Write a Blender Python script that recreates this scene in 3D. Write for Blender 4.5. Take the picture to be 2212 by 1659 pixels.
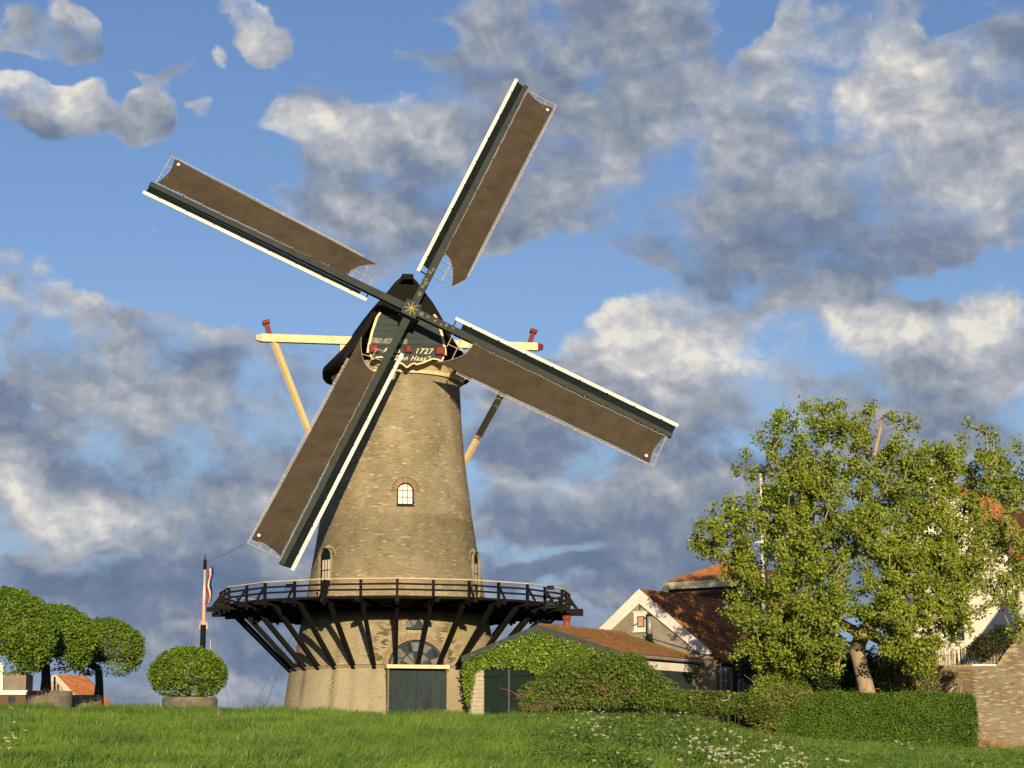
import bpy, math, random
import numpy as np
from math import sin, cos, pi, radians as R_
from mathutils import Matrix, Vector
random.seed(7); rng = np.random.default_rng(7)
scene = bpy.context.scene
for o in list(bpy.data.objects): bpy.data.objects.remove(o)
COL = scene.collection

# ------------------------------------------------------------------ camera, sky, sun, exposure
FPX, PITCH, CX, CY = 4420.5, 0.1822, 1106.0, 829.5          # focal length for a 2212 x 1659 picture
cam_d = bpy.data.cameras.new('camera'); cam = bpy.data.objects.new('camera', cam_d); COL.objects.link(cam)
cam_d.sensor_fit = 'HORIZONTAL'; cam_d.sensor_width = 36; cam_d.lens = FPX/2212*36
cam_d.clip_start = 0.5; cam_d.clip_end = 6000
cam.location = (0, 0, 0); cam.rotation_euler = (pi/2+PITCH, 0, 0)
scene.camera = cam
SUN_EL, LIGHT_AZ = R_(10.5), R_(-6.5)
sun_d = bpy.data.lights.new('sun', 'SUN'); sun = bpy.data.objects.new('sun', sun_d); COL.objects.link(sun)
sun_d.energy = 5.0; sun_d.angle = R_(0.55); sun_d.color = (1.0, 0.80, 0.52)
ldir = Vector((sin(LIGHT_AZ)*cos(SUN_EL), cos(LIGHT_AZ)*cos(SUN_EL), -sin(SUN_EL)))
sun.rotation_euler = ldir.to_track_quat('-Z', 'Y').to_euler(); sun.location = (10, -60, 40)
vs = scene.view_settings
vs.view_transform = 'Standard'; vs.look = 'None'; vs.gamma = 1; vs.exposure = 0.3; vs.use_curve_mapping = False

EXK = 2**-vs.exposure
def srgb(r, g, b):
    f = lambda c: (c/255/12.92) if c/255 <= .04045 else ((c/255+.055)/1.055)**2.4
    return (f(r)*EXK, f(g)*EXK, f(b)*EXK, 1)
def ray(px, py):
    v = -(py-CY)/FPX
    return np.array([(px-CX)/FPX, cos(PITCH)-sin(PITCH)*v, sin(PITCH)+cos(PITCH)*v])
def at(px, py, Y):
    d = ray(px, py); return Vector(d/d[1]*Y)
def proj(x, y, z):
    d = y*cos(PITCH)+z*sin(PITCH); v = -y*sin(PITCH)+z*cos(PITCH)
    return CX+FPX*x/d, CY-FPX*v/d

world = bpy.data.worlds.new('World'); scene.world = world; world.use_nodes = True
nt = world.node_tree; nt.nodes.clear(); N, Lk = nt.nodes, nt.links
def node(t, **k):
    n = N.new(t)
    for a, b in k.items(): setattr(n, a, b)
    return n
def wire(sock, v):
    if isinstance(v, bpy.types.NodeSocket): Lk.new(v, sock)
    else: sock.default_value = v
def M_(op, a, b=None, c=None, clamp=False):
    n = node('ShaderNodeMath', operation=op, use_clamp=clamp); wire(n.inputs[0], a)
    if b is not None: wire(n.inputs[1], b)
    if c is not None: wire(n.inputs[2], c)
    return n.outputs[0]
def V_(op, a, b=None, out=0):
    n = node('ShaderNodeVectorMath', operation=op); wire(n.inputs[0], a)
    if b is not None: wire(n.inputs[1], b)
    return n.outputs[out]
def noise(vec, scale, detail, rough=.55, lac=2.0, dist=0.0):
    n = node('ShaderNodeTexNoise'); n.noise_dimensions = '3D'
    wire(n.inputs['Vector'], vec); n.inputs['Scale'].default_value = scale; n.inputs['Detail'].default_value = detail
    n.inputs['Roughness'].default_value = rough; n.inputs['Lacunarity'].default_value = lac; n.inputs['Distortion'].default_value = dist
    return n.outputs['Fac']
def smooth(x, a, b, lo=0.0, hi=1.0):
    n = node('ShaderNodeMapRange', interpolation_type='SMOOTHSTEP'); wire(n.inputs[0], x)
    for i, v in ((1, a), (2, b), (3, lo), (4, hi)): wire(n.inputs[i], v)
    return n.outputs[0]
def mixc(f, a, b):
    n = node('ShaderNodeMix', data_type='RGBA'); wire(n.inputs[0], f); wire(n.inputs[6], a); wire(n.inputs[7], b)
    return n.outputs[2]
tc = node('ShaderNodeTexCoord').outputs['Generated']
dirv = V_('NORMALIZE', tc)
sep = node('ShaderNodeSeparateXYZ'); Lk.new(dirv, sep.inputs[0])
sky = node('ShaderNodeTexSky'); sky.sky_type = 'NISHITA'; sky.sun_disc = False
sky.sun_elevation = SUN_EL; sky.sun_rotation = R_(173.5); sky.air_density = 1.0; sky.dust_density = 0.6; sky.ozone_density = 2.2
# cloud banks: picture x, y, half sizes, amount, brightness; all turned into directions on the sky
CLOUDS = [
 (160,50,64,36,.75,.85),(180,100,66,32,.6,.42),(25,85,40,25,.4,.5),(510,20,40,20,.35,.9),(545,45,36,34,.7,.95),(585,85,50,30,.75,.85),(615,120,34,18,.4,.45),
 (478,132,26,22,.75,.85),(365,152,48,22,.5,.38),(280,150,26,14,.45,.7),(60,185,75,38,.95,.95),(150,220,80,38,.9,.75),(220,250,60,30,.5,.4),(70,250,70,25,.4,.35),
 (325,215,42,40,.9,.85),(335,275,55,36,.8,.32),(440,235,42,34,.85,.85),(560,260,50,32,.22,.5),(505,335,75,38,.5,.6),(90,550,36,20,.3,.9),
 (650,255,58,42,.75,1.0),(740,290,75,50,.75,.85),(820,330,80,60,.75,.8),(760,365,120,45,.6,.35),(920,300,80,60,.5,.75),(960,380,120,80,.7,.38),
 (600,440,70,35,.3,.7),(800,470,110,60,.38,.55),(880,500,90,50,.35,.4),(1000,470,110,70,.6,.36),(320,510,60,22,.2,.6),
 (1080,60,150,90,.6,.5),(1250,110,170,120,.85,.36),(1180,230,120,80,.6,.42),(1000,130,100,60,.35,.5),(1400,200,160,90,.8,.5),(1330,60,150,60,.6,.45),
 (1350,330,200,90,.75,.52),(1150,440,130,80,.7,.34),(1300,400,160,60,.6,.66),(1500,330,160,90,.7,.60),(1480,450,240,70,.95,.34),(1300,560,90,60,.1,.3),
 (1800,60,180,80,.9,.62),(1900,150,150,90,.95,.88),(1980,220,120,70,.85,.80),(2150,120,90,80,.95,.38),(2080,60,60,60,.5,.7),(2200,250,90,60,.9,.42),
 (1690,250,150,90,.85,.62),(1780,350,160,90,.85,.52),(2050,330,150,80,.9,.70),(2150,400,100,80,.9,.80),(1950,440,140,70,.9,.50),(1700,450,150,60,.9,.38),
 (1700,540,200,60,.95,.30),(1950,560,180,50,.9,.32),(2180,520,70,60,.7,.40),(1500,560,140,45,.75,.40),
 (1345,660,55,45,.7,1.0),(1430,680,90,45,.8,.9),(1400,740,150,40,.8,.95),(1520,800,170,40,.8,.95),(1550,690,90,40,.7,.66),(1650,640,120,28,.6,.6),
 (1850,670,90,30,.6,.80),(1910,730,100,36,.8,.95),(2140,680,60,45,.8,1.0),(2170,740,70,40,.8,.9),(2060,780,140,36,.8,.55),(2010,660,80,40,.55,.4),
 (1700,860,240,60,.8,.56),(2050,850,180,50,.85,.62),(1350,880,170,50,.8,.55),
 (20,610,60,50,.8,.7),(110,650,70,36,.8,.85),(190,690,90,50,.75,.62),(330,720,100,45,.8,.60),(440,705,55,24,.85,1.0),(510,735,60,26,.8,.9),
 (160,760,190,50,.9,.36),(430,790,200,50,.9,.36),(600,790,100,60,.8,.5),(300,850,230,50,.8,.62),(120,880,170,50,.7,.40),(520,880,180,60,.8,.58),
 (330,960,260,45,.9,.30),(300,1030,190,40,.9,.22),(85,885,20,14,-.5,.5),(100,970,60,14,-.25,.6),
 (20,1040,50,40,.8,.95),(90,1070,50,36,.8,.9),(190,1085,70,45,.9,1.0),(130,1130,130,36,.85,.85),(310,1125,90,40,.8,.62),(260,1180,130,24,.8,.66),(60,1210,50,16,.7,.8),
 (500,1080,140,60,.8,.42),(250,1260,300,40,.8,.20),(420,1330,260,26,.8,.26),(330,1375,260,20,.8,.52),(480,1420,200,24,.8,.24),(540,1490,180,26,.8,.58),(300,1500,200,20,.7,.4),
 (1130,870,120,60,.8,.52),(1120,960,140,40,.85,.16),(1350,960,200,50,.85,.24),(1100,1010,60,18,.8,.6),(1250,1055,170,16,.85,.80),(1440,1035,150,22,.85,.72),(1420,1070,170,20,.8,.62),
 (1200,1130,150,36,.85,.28),(1060,1150,60,18,.7,.6),(1380,1180,55,12,.8,.62),(1400,1230,200,30,.8,.20),(1350,1256,60,8,.6,.5),(1120,1230,120,20,.7,.26),(1290,1290,90,12,.7,.52),
 (1600,980,160,60,.85,.22),(1900,960,260,60,.85,.34),(1700,1100,300,80,.8,.26),(1700,600,40,18,.1,.9),
 (390,610,100,36,-.35,.5),(600,620,140,50,-.5,.5),(1150,640,170,60,-.6,.5),(1380,570,90,36,-.6,.5),(820,60,110,70,-.45,.5),(280,390,260,80,-.4,.5),(1590,70,60,50,-.55,.5),(330,50,80,60,-.3,.5),
 (25,90,30,22,.5,.5),(60,270,60,20,.35,.36),(690,180,70,30,.35,.4),(860,130,80,30,.35,.4),(720,440,110,50,.5,.5),(980,560,60,26,.4,.5),(840,600,90,36,.35,.5),(1120,640,60,20,.55,.4),(1120,800,120,50,.6,.6),(1250,960,160,60,.7,.42),(1150,1080,160,40,.7,.5),(60,960,120,60,.5,.5),(640,860,160,90,.8,.5),(700,1010,150,90,.8,.34),(620,1150,150,90,.8,.42),(560,1300,200,60,.8,.3),(1130,1340,140,40,.7,.5),(1700,1250,300,60,.7,.3),(2000,1150,200,90,.7,.4),(290,105,50,40,-.45,.5),(80,140,80,16,-.5,.5),(420,185,50,26,-.45,.5),(260,205,36,40,-.4,.5),(390,260,16,40,-.4,.5),(520,200,50,60,-.4,.5),(1220,560,80,40,-.3,.5),(1660,30,30,50,-.5,.5),(1450,290,40,40,-.35,.5),(1900,330,50,30,-.4,.5),(1840,500,50,36,-.6,.5),(2000,610,50,30,-.5,.5),(1560,540,70,30,-.4,.5),(2130,560,60,50,-.5,.5),(2010,30,40,30,-.5,.5),(1990,160,18,70,-.4,.5),(2090,30,60,40,-.5,.5),(1180,700,60,50,-.3,.5),
]
NZ = V_('MULTIPLY', dirv, (1.0, 1.0, 1.25))
warp = node('ShaderNodeTexNoise'); Lk.new(NZ, warp.inputs['Vector']); warp.inputs['Scale'].default_value = 26; warp.inputs['Detail'].default_value = 4
w0 = V_('SUBTRACT', warp.outputs['Color'], (.5, .5, .5))
pw = V_('ADD', dirv, V_('MULTIPLY', w0, (.05, .0, .036)))
NW = V_('ADD', NZ, V_('MULTIPLY', w0, (.03, .03, .03)))
def billow(vec, scale, det=3.0):
    n = node('ShaderNodeTexVoronoi'); n.feature = 'F1'; wire(n.inputs['Vector'], vec); n.inputs['Scale'].default_value = scale
    n.inputs['Detail'].default_value = det; n.inputs['Roughness'].default_value = .55; n.inputs['Lacunarity'].default_value = 2.2
    return M_('SUBTRACT', .5, n.outputs['Distance'])
amt = None; lum = None; wsum = None
for (x, y, rx, ry, w, l) in CLOUDS:
    if y < 620 and x < 1050 and 0 < w: w = min(1.0, w*1.35)
    if w < 0: w *= 1.5
    c = ray(x, y); c = c/np.linalg.norm(c)
    s = FPX*1.02
    d = V_('MULTIPLY', V_('SUBTRACT', pw, (c[0], 0, c[2])), (s/rx, 0, s/ry))
    e = M_('POWER', 2.71828, M_('MULTIPLY', V_('DOT_PRODUCT', d, d, 1), -.8))
    amt = M_('MULTIPLY_ADD', e, w, amt if amt is not None else 0.0)
    if w > 0:
        lum = M_('MULTIPLY_ADD', e, w*l, lum if lum is not None else 0.0)
        wsum = M_('MULTIPLY_ADD', e, w, wsum if wsum is not None else 0.0)
front = smooth(sep.outputs[1], .0, .35)
n1 = noise(NZ, 20, 9, .60, 2.1, .2)
n2 = noise(V_('ADD', NZ, (3.1, 0, .7)), 11, 6, .55, 2.1, .2)
bl1 = billow(NW, 24)
nb = noise(V_('ADD', NZ, (0, 0, .35)), 2.4, 4, .5)
amtf = M_('MULTIPLY', amt, front)
lowel = smooth(sep.outputs[2], .17, .045, 0.0, .42)
side = M_('MULTIPLY', smooth(M_('ABSOLUTE', sep.outputs[0]), .24, .40), .30)
back = M_('MULTIPLY', M_('SUBTRACT', 1.0, front), .30)
away = M_('MAXIMUM', side, back)
dens = M_('ADD', M_('ADD', M_('MULTIPLY', M_('MINIMUM', amtf, .68), 1.25), lowel), M_('ADD', M_('MULTIPLY', M_('SUBTRACT', n1, .5), 2.2), M_('MULTIPLY', M_('SUBTRACT', n2, .5), 1.1)))
dens = M_('ADD', dens, M_('MULTIPLY', bl1, .28))
dens = M_('ADD', dens, M_('MULTIPLY', away, M_('MULTIPLY', M_('SUBTRACT', nb, .38), 6.0)))
cover = smooth(dens, .10, .80)
# relief: the billows facing the low light are brighter
off = (-.0045, 0, -.0075)
NW2 = V_('ADD', NW, off); NZ2 = V_('ADD', NZ, off)
r1 = M_('SUBTRACT', bl1, billow(NW2, 24))
r2 = M_('SUBTRACT', noise(NZ, 26, 5, .55, 2.1, .1), noise(NZ2, 26, 5, .55, 2.1, .1))
r3 = M_('SUBTRACT', noise(NZ, 12, 3, .45, 2.0, .1), noise(V_('ADD', NZ, (-.008, 0, -.018)), 12, 3, .45, 2.0, .1))
relief = M_('ADD', M_('ADD', M_('MULTIPLY', r1, .42), M_('MULTIPLY', r2, .62)), M_('MULTIPLY', r3, .9))
lbase = M_('DIVIDE', M_('ADD', lum, .045), M_('ADD', wsum, .12))
lfr = M_('ADD', M_('MULTIPLY', lbase, front), M_('MULTIPLY', M_('SUBTRACT', 1.0, front), .5))
thin = smooth(dens, .8, .3, 0.0, .10)
lig = M_('ADD', M_('ADD', M_('ADD', lfr, thin), relief), M_('MULTIPLY', M_('SUBTRACT', n1, .5), .5), clamp=True)
rampn = node('ShaderNodeValToRGB'); Lk.new(lig, rampn.inputs[0])
cr = rampn.color_ramp; cr.elements[0].position = .06; cr.elements[0].color = srgb(104, 121, 150)
cr.elements[1].position = 1.0; cr.elements[1].color = srgb(232, 227, 216)
for p_, c_ in ((.32, srgb(120, 134, 158)), (.52, srgb(147, 155, 169)), (.74, srgb(178, 182, 190)), (.9, srgb(208, 207, 205))):
    e_ = cr.elements.new(p_); e_.color = c_
SKY_K, CLOUD_K = 0.10, 1.0
bgs = node('ShaderNodeBackground'); bgs.inputs[1].default_value = SKY_K
hs = node('ShaderNodeHueSaturation'); Lk.new(sky.outputs[0], hs.inputs['Color']); hs.inputs['Saturation'].default_value = 1.0
tint = V_('MULTIPLY', hs.outputs[0], (.84, .86, 1.06)); hz = mixc(smooth(sep.outputs[2], .20, .0, 0.0, .92), tint, tuple(c*1.0/SKY_K for c in srgb(124, 150, 188)[:3])+(1,)); Lk.new(hz, bgs.inputs[0])
bgc = node('ShaderNodeBackground'); bgc.inputs[1].default_value = CLOUD_K; Lk.new(rampn.outputs[0], bgc.inputs[0])
mx = node('ShaderNodeMixShader'); Lk.new(cover, mx.inputs[0]); Lk.new(bgs.outputs[0], mx.inputs[1]); Lk.new(bgc.outputs[0], mx.inputs[2])
wo = node('ShaderNodeOutputWorld'); Lk.new(mx.outputs[0], wo.inputs[0])
world.cycles.sampling_method = 'MANUAL'; world.cycles.sample_map_resolution = 512

# ------------------------------------------------------------------ materials
MATS = {}
def mat(name, col, rough=.8, col2=None, scale=6.0, detail=4, mode='noise', spec=.12, bump=0.0, bscale=None, metal=0.0, trans=0.0, stretch=(1, 1, 1)):
    """mode: noise | attr (colour attribute 'col') | objcol (the object's own colour)"""
    if name in MATS: return MATS[name]
    m = bpy.data.materials.new(name); m.use_nodes = True; t = m.node_tree; b = t.nodes['Principled BSDF']
    b.inputs['Roughness'].default_value = rough; b.inputs['Specular IOR Level'].default_value = spec; b.inputs['Metallic'].default_value = metal
    tcn = t.nodes.new('ShaderNodeTexCoord'); mp = t.nodes.new('ShaderNodeMapping'); mp.inputs['Scale'].default_value = stretch
    geo_ = t.nodes.new('ShaderNodeNewGeometry'); t.links.new(geo_.outputs['Position'], mp.inputs['Vector'])
    nz = t.nodes.new('ShaderNodeTexNoise'); nz.inputs['Scale'].default_value = scale; nz.inputs['Detail'].default_value = detail; nz.inputs['Roughness'].default_value = .65
    t.links.new(mp.outputs[0], nz.inputs['Vector'])
    if mode == 'noise':
        c2 = col2 if col2 else tuple(c*.72 for c in col[:3])+(1,)
        r = t.nodes.new('ShaderNodeValToRGB'); r.color_ramp.elements[0].position = .33; r.color_ramp.elements[1].position = .67
        r.color_ramp.elements[0].color = c2[:3]+(1,); r.color_ramp.elements[1].color = col[:3]+(1,)
        t.links.new(nz.outputs['Fac'], r.inputs[0]); cs = r.outputs[0]
    else:
        if mode == 'attr':
            a = t.nodes.new('ShaderNodeAttribute'); a.attribute_name = 'col'; src = a.outputs['Color']
        else:
            a = t.nodes.new('ShaderNodeObjectInfo'); src = a.outputs['Color']
        mr = t.nodes.new('ShaderNodeMapRange'); t.links.new(nz.outputs['Fac'], mr.inputs[0])
        mr.inputs[1].default_value = .3; mr.inputs[2].default_value = .7; mr.inputs[3].default_value = .72; mr.inputs[4].default_value = 1.28
        v = t.nodes.new('ShaderNodeVectorMath'); v.operation = 'SCALE'; t.links.new(src, v.inputs[0]); t.links.new(mr.outputs[0], v.inputs[3]); cs = v.outputs[0]
    t.links.new(cs, b.inputs['Base Color'])
    if bump:
        nb_ = t.nodes.new('ShaderNodeTexNoise'); nb_.inputs['Scale'].default_value = bscale or scale*3; nb_.inputs['Detail'].default_value = 4
        t.links.new(mp.outputs[0], nb_.inputs['Vector'])
        bp = t.nodes.new('ShaderNodeBump'); bp.inputs['Strength'].default_value = bump; bp.inputs['Distance'].default_value = .03
        t.links.new(nb_.outputs['Fac'], bp.inputs['Height']); t.links.new(bp.outputs[0], b.inputs['Normal'])
    if trans:
        tr = t.nodes.new('ShaderNodeBsdfTranslucent'); t.links.new(cs, tr.inputs[0]); mxs = t.nodes.new('ShaderNodeMixShader'); mxs.inputs[0].default_value = trans
        t.links.new(b.outputs[0], mxs.inputs[1]); t.links.new(tr.outputs[0], mxs.inputs[2]); t.links.new(mxs.outputs[0], t.nodes['Material Output'].inputs[0])
    MATS[name] = m; return m
def C4(r, g, b): return (r, g, b, 1)
m_tar = mat('tarred_wood', C4(.012, .0108, .0098), .75, C4(.006, .0055, .005), 5, bump=.3)
m_stock = mat('painted_steel_grey_green', C4(.046, .054, .049), .75, C4(.033, .040, .037), 2.5, spec=.1)
m_board = mat('dark_green_paint_and_shade', C4(.009, .015, .014), .7, C4(.006, .010, .010), 3, spec=.15)
m_white = mat('white_paint', C4(.78, .74, .65), .65, C4(.62, .58, .50), 2.2, detail=8)
m_cream = mat('cream_paint', C4(.78, .66, .38), .65, C4(.62, .51, .28), 2.4, detail=8)
m_rail = mat('weathered_cream_rail', C4(.60, .50, .30), .6, C4(.42, .35, .22), 3)
m_red = mat('oxide_red_paint', C4(.20, .022, .022), .5, C4(.13, .018, .02), 4)
m_gold = mat('gilded_metal', C4(.50, .34, .11), .5, C4(.40, .27, .08), 9)
m_cloth = mat('brown_sailcloth', C4(.074, .056, .037), .9, C4(.044, .036, .026), 1.1, detail=7, bump=.6, bscale=1.6, stretch=(1, 1, 1.6))  # colour mottle gives faded cloth and also stands in for fold shading
m_lath = mat('weathered_lath', C4(.40, .37, .31), .8, C4(.27, .25, .21), 6)
m_rope = mat('pale_rope', C4(.42, .38, .28), .9)
m_thatch = mat('black_thatch', C4(.020, .017, .014), .95, C4(.010, .009, .008), 9, bump=1.0, bscale=16, stretch=(1, 1, 6))
m_green = mat('slate_green_paint', C4(.040, .058, .054), .6, C4(.028, .043, .040), 2.0, detail=6)
m_green_worn = mat('worn_green_boards', C4(.30, .31, .24), .8, C4(.045, .058, .052), 9, detail=6)
m_brick = mat('mill_brick', None, .95, None, 30, 3, 'attr', .15, bump=.6, bscale=45)
m_brick1 = mat('mill_brick_single', None, .95, None, 30, 3, 'objcol', .15, bump=.6, bscale=45)
m_mortar = mat('lime_mortar', C4(.31, .265, .17), .95, C4(.20, .17, .11), 7, detail=6, bump=.5)
m_plaster_g = mat('grey_stucco', C4(.33, .285, .20), .95, C4(.20, .175, .125), 1.3, detail=8)
m_leaf = mat('leaf', None, .5, None, 3, 2, 'attr', .35, trans=.22)
m_leafd = mat('hedge_leaf', None, .55, None, 3, 2, 'attr', .3, trans=.12)
m_grass = mat('grass_blade', None, .55, None, 3, 2, 'attr', .3, trans=.2)
m_bark = mat('bark', C4(.42, .33, .215), .95, C4(.27, .215, .145), 7, stretch=(1, 1, .25), bump=.8)
m_barkd = mat('dark_bark', C4(.055, .05, .035), .95, C4(.03, .028, .02), 7, stretch=(1, 1, .25), bump=.6)
m_tile = mat('clay_tile', None, .85, None, 9, 4, 'attr', .2)
m_tile1 = mat('clay_tile_single', None, .85, None, 9, 4, 'objcol', .2)
m_zinc = mat('zinc', C4(.42, .42, .40), .45, C4(.30, .30, .29), 5, metal=.4)
m_iron = mat('dark_iron', C4(.02, .02, .02), .5)
m_glass = mat('window_glass_dark', C4(.03, .035, .04), .08, C4(.02, .025, .03), 1, spec=.8)
m_glassb = mat('window_glass_blinded', C4(.78, .72, .55), .25, C4(.66, .58, .42), 2.2, spec=.5)
m_glassm = mat('window_glass_grey', C4(.20, .20, .19), .12, C4(.10, .10, .10), 2.4, spec=.8)
m_earth = mat('earth', C4(.035, .055, .016), .95, C4(.06, .055, .025), .8, detail=6)
m_stone = mat('planter_concrete', C4(.22, .19, .145), .95, C4(.12, .105, .08), 3, detail=6, bump=.5)
m_straw = mat('dry_stems', None, .9, None, 3, 2, 'attr', .2)

# ------------------------------------------------------------------ helpers
W = {}
def reg(o, M): W[o.name] = M.copy()
def link(o, parent=None, M=None):
    M = M or Matrix.Identity(4); COL.objects.link(o)
    if parent is not None:
        o.parent = parent; o.matrix_parent_inverse = W[parent.name].inverted()
    o.matrix_basis = M; reg(o, M); return o
def tag(o, label=None, cat=None, group=None, kind=None):
    if label: o['label'] = label
    if cat: o['category'] = cat
    if group: o['group'] = group
    if kind: o['kind'] = kind
    return o
def empty(name, loc, label, cat, group=None, M=None):
    o = bpy.data.objects.new(name, None); o.empty_display_size = .2
    link(o, None, M or Matrix.Translation(loc)); return tag(o, label, cat, group)
class MB:
    def __init__(s): s.v = []; s.f = []; s.c = []; s.mi = []; s._c = None
    def add(s, vs_, fs, mi=0):
        b = len(s.v); s.v += [tuple(v) for v in vs_]; s.f += [tuple(b+i for i in f) for f in fs]; s.mi += [mi]*len(fs)
        s.c += [s._c or (1, 1, 1, 1)]*len(vs_); return s
    def box(s, a, b, M=None, mi=0):
        (x0, y0, z0), (x1, y1, z1) = a, b
        vs_ = [Vector(p) for p in ((x0,y0,z0),(x1,y0,z0),(x1,y1,z0),(x0,y1,z0),(x0,y0,z1),(x1,y0,z1),(x1,y1,z1),(x0,y1,z1))]
        if M: vs_ = [M @ v for v in vs_]
        return s.add(vs_, [(0,3,2,1),(4,5,6,7),(0,1,5,4),(1,2,6,5),(2,3,7,6),(3,0,4,7)], mi)
    def beam(s, p, q, w, h=None, up=(0, 0, 1), w2=None, mi=0):
        p = Vector(p); q = Vector(q); h = h or w; k = (w2/w) if w2 else 1
        d = (q-p).normalized(); u = Vector(up)
        if abs(d.dot(u)) > .99: u = Vector((0, 1, 0))
        sx = d.cross(u).normalized(); sy = sx.cross(d)
        vs_ = [p+sx*a*w/2+sy*b*h/2 for a, b in ((-1,-1),(1,-1),(1,1),(-1,1))]+[q+sx*a*w/2*k+sy*b*h/2*k for a, b in ((-1,-1),(1,-1),(1,1),(-1,1))]
        return s.add(vs_, [(0,3,2,1),(4,5,6,7),(0,1,5,4),(1,2,6,5),(2,3,7,6),(3,0,4,7)], mi)
    def tube(s, pts, rad, n=6, cap=True, mi=0):
        pts = [Vector(p) for p in pts]; rads = rad if hasattr(rad, '__len__') else [rad]*len(pts)
        vs_ = []; fs = []
        for i, p in enumerate(pts):
            d = (pts[min(i+1, len(pts)-1)]-pts[max(i-1, 0)]).normalized()
            u = Vector((0, 0, 1)) if abs(d.z) < .9 else Vector((0, 1, 0))
            sx = d.cross(u).normalized(); sy = sx.cross(d)
            vs_ += [p+(sx*cos(2*pi*k/n)+sy*sin(2*pi*k/n))*rads[i] for k in range(n)]
        for i in range(len(pts)-1):
            for k in range(n):
                a = i*n+k; b = i*n+(k+1) % n; fs.append((a, b, b+n, a+n))
        if cap: fs += [tuple(range(n))[::-1], tuple(range((len(pts)-1)*n, len(pts)*n))]
        return s.add(vs_, fs, mi)
    def lathe(s, prof, n=24, c=(0, 0), mi=0):
        vs_ = [(c[0]+r*cos(2*pi*k/n), c[1]+r*sin(2*pi*k/n), z) for r, z in prof for k in range(n)]
        fs = [(i*n+k, i*n+(k+1) % n, (i+1)*n+(k+1) % n, (i+1)*n+k) for i in range(len(prof)-1) for k in range(n)]
        return s.add(vs_, fs, mi)
    def prism(s, poly, y0, y1, M=None, mi=0):
        """polygon in (x, z) pushed from y0 to y1"""
        n = len(poly); vs_ = [Vector((x, y0, z)) for x, z in poly]+[Vector((x, y1, z)) for x, z in poly]
        if M: vs_ = [M @ v for v in vs_]
        return s.add(vs_, [tuple(range(n)), tuple(range(n, 2*n))[::-1]]+[(i, i+n, (i+1) % n+n, (i+1) % n) for i in range(n)], mi)
    def mesh(s, name, mats):
        me = bpy.data.meshes.new(name); me.from_pydata(s.v, [], s.f)
        for m in (mats if isinstance(mats, (list, tuple)) else [mats]): me.materials.append(m)
        if any(s.mi): me.polygons.foreach_set('material_index', s.mi)
        if s._c is not None or any(c != (1, 1, 1, 1) for c in s.c[:1]):
            a = me.color_attributes.new('col', 'FLOAT_COLOR', 'POINT'); a.data.foreach_set('color', np.array(s.c, dtype=np.float32).ravel())
        me.update(); return me
    def obj(s, name, mats, parent=None, M=None, smooth=False):
        me = s.mesh(name, mats)
        if smooth: me.polygons.foreach_set('use_smooth', [True]*len(me.polygons))
        return link(bpy.data.objects.new(name, me), parent, M)
def inst(name, me, parent, M, color=None):
    o = bpy.data.objects.new(name, me); link(o, parent, M)
    if color is not None: o.color = color
    return o
def np_mesh(name, verts, faces_idx, nper, material, cols=None):
    """verts (N,3), faces_idx (F,nper)"""
    me = bpy.data.meshes.new(name); nv = len(verts); nf = len(faces_idx)
    me.vertices.add(nv); me.vertices.foreach_set('co', verts.astype(np.float32).ravel())
    me.loops.add(nf*nper); me.loops.foreach_set('vertex_index', faces_idx.astype(np.int32).ravel())
    me.polygons.add(nf); me.polygons.foreach_set('loop_start', np.arange(0, nf*nper, nper, dtype=np.int32))
    me.materials.append(material)
    if cols is not None:
        a = me.color_attributes.new('col', 'FLOAT_COLOR', 'POINT'); c4 = np.ones((nv, 4), np.float32); c4[:, :3] = cols; a.data.foreach_set('color', c4.ravel())
    me.update(calc_edges=True); me.validate(); me.shade_flat(); return me
def vnoise(P, scale, seed=0):
    """value noise, P (N,2|3)"""
    P = np.asarray(P, float)*scale
    if P.shape[1] == 2: P = np.c_[P, np.zeros(len(P))]
    i = np.floor(P).astype(np.int64); f = P-i; f = f*f*(3-2*f); out = 0
    for dx in (0, 1):
        for dy in (0, 1):
            for dz in (0, 1):
                h = (i[:, 0]+dx)*374761393+(i[:, 1]+dy)*668265263+(i[:, 2]+dz)*1274126177+seed*974634777
                h = (h ^ (h >> 13))*1274126177; h = (h ^ (h >> 16)) & 0xffff
                w = (f[:, 0] if dx else 1-f[:, 0])*(f[:, 1] if dy else 1-f[:, 1])*(f[:, 2] if dz else 1-f[:, 2]); out = out+w*h/65535.
    return out
def fbm(P, scale, seed=0, oct=4):
    s = 0; a = .5; t = 0
    for k in range(oct): s = s+a*vnoise(P, scale*2**k, seed+k); t += a; a *= .5
    return s/t
def leaves_mesh(name, P, size, cols, material, up_bias=.3, face=None, aspect=.62, droop=0.0):
    """one bent diamond leaf per point"""
    n = len(P); d = rng.normal(size=(n, 3)); d[:, 2] = d[:, 2]*.6-droop; d /= np.linalg.norm(d, axis=1)[:, None]
    nn = rng.normal(size=(n, 3)); nn[:, 2] += up_bias*2
    if face is not None: nn += face
    sx = np.cross(d, nn); sx /= np.linalg.norm(sx, axis=1)[:, None]+1e-9; nrm = np.cross(sx, d)
    sz = (np.asarray(size)*np.ones(n))[:, None]
    A = P-d*sz*.5; B = P+sx*sz*aspect*.5+nrm*sz*.12; Cc = P+d*sz*.5; D = P-sx*sz*aspect*.5+nrm*sz*.12
    V = np.stack([A, B, Cc, D], 1).reshape(-1, 3); F = np.arange(n*4).reshape(n, 4)
    F = np.concatenate([F[:, [0, 1, 2]], F[:, [0, 2, 3]]]); cc = np.repeat(cols, 4, axis=0)
    return np_mesh(name, V, F, 3, material, cc)
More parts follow.
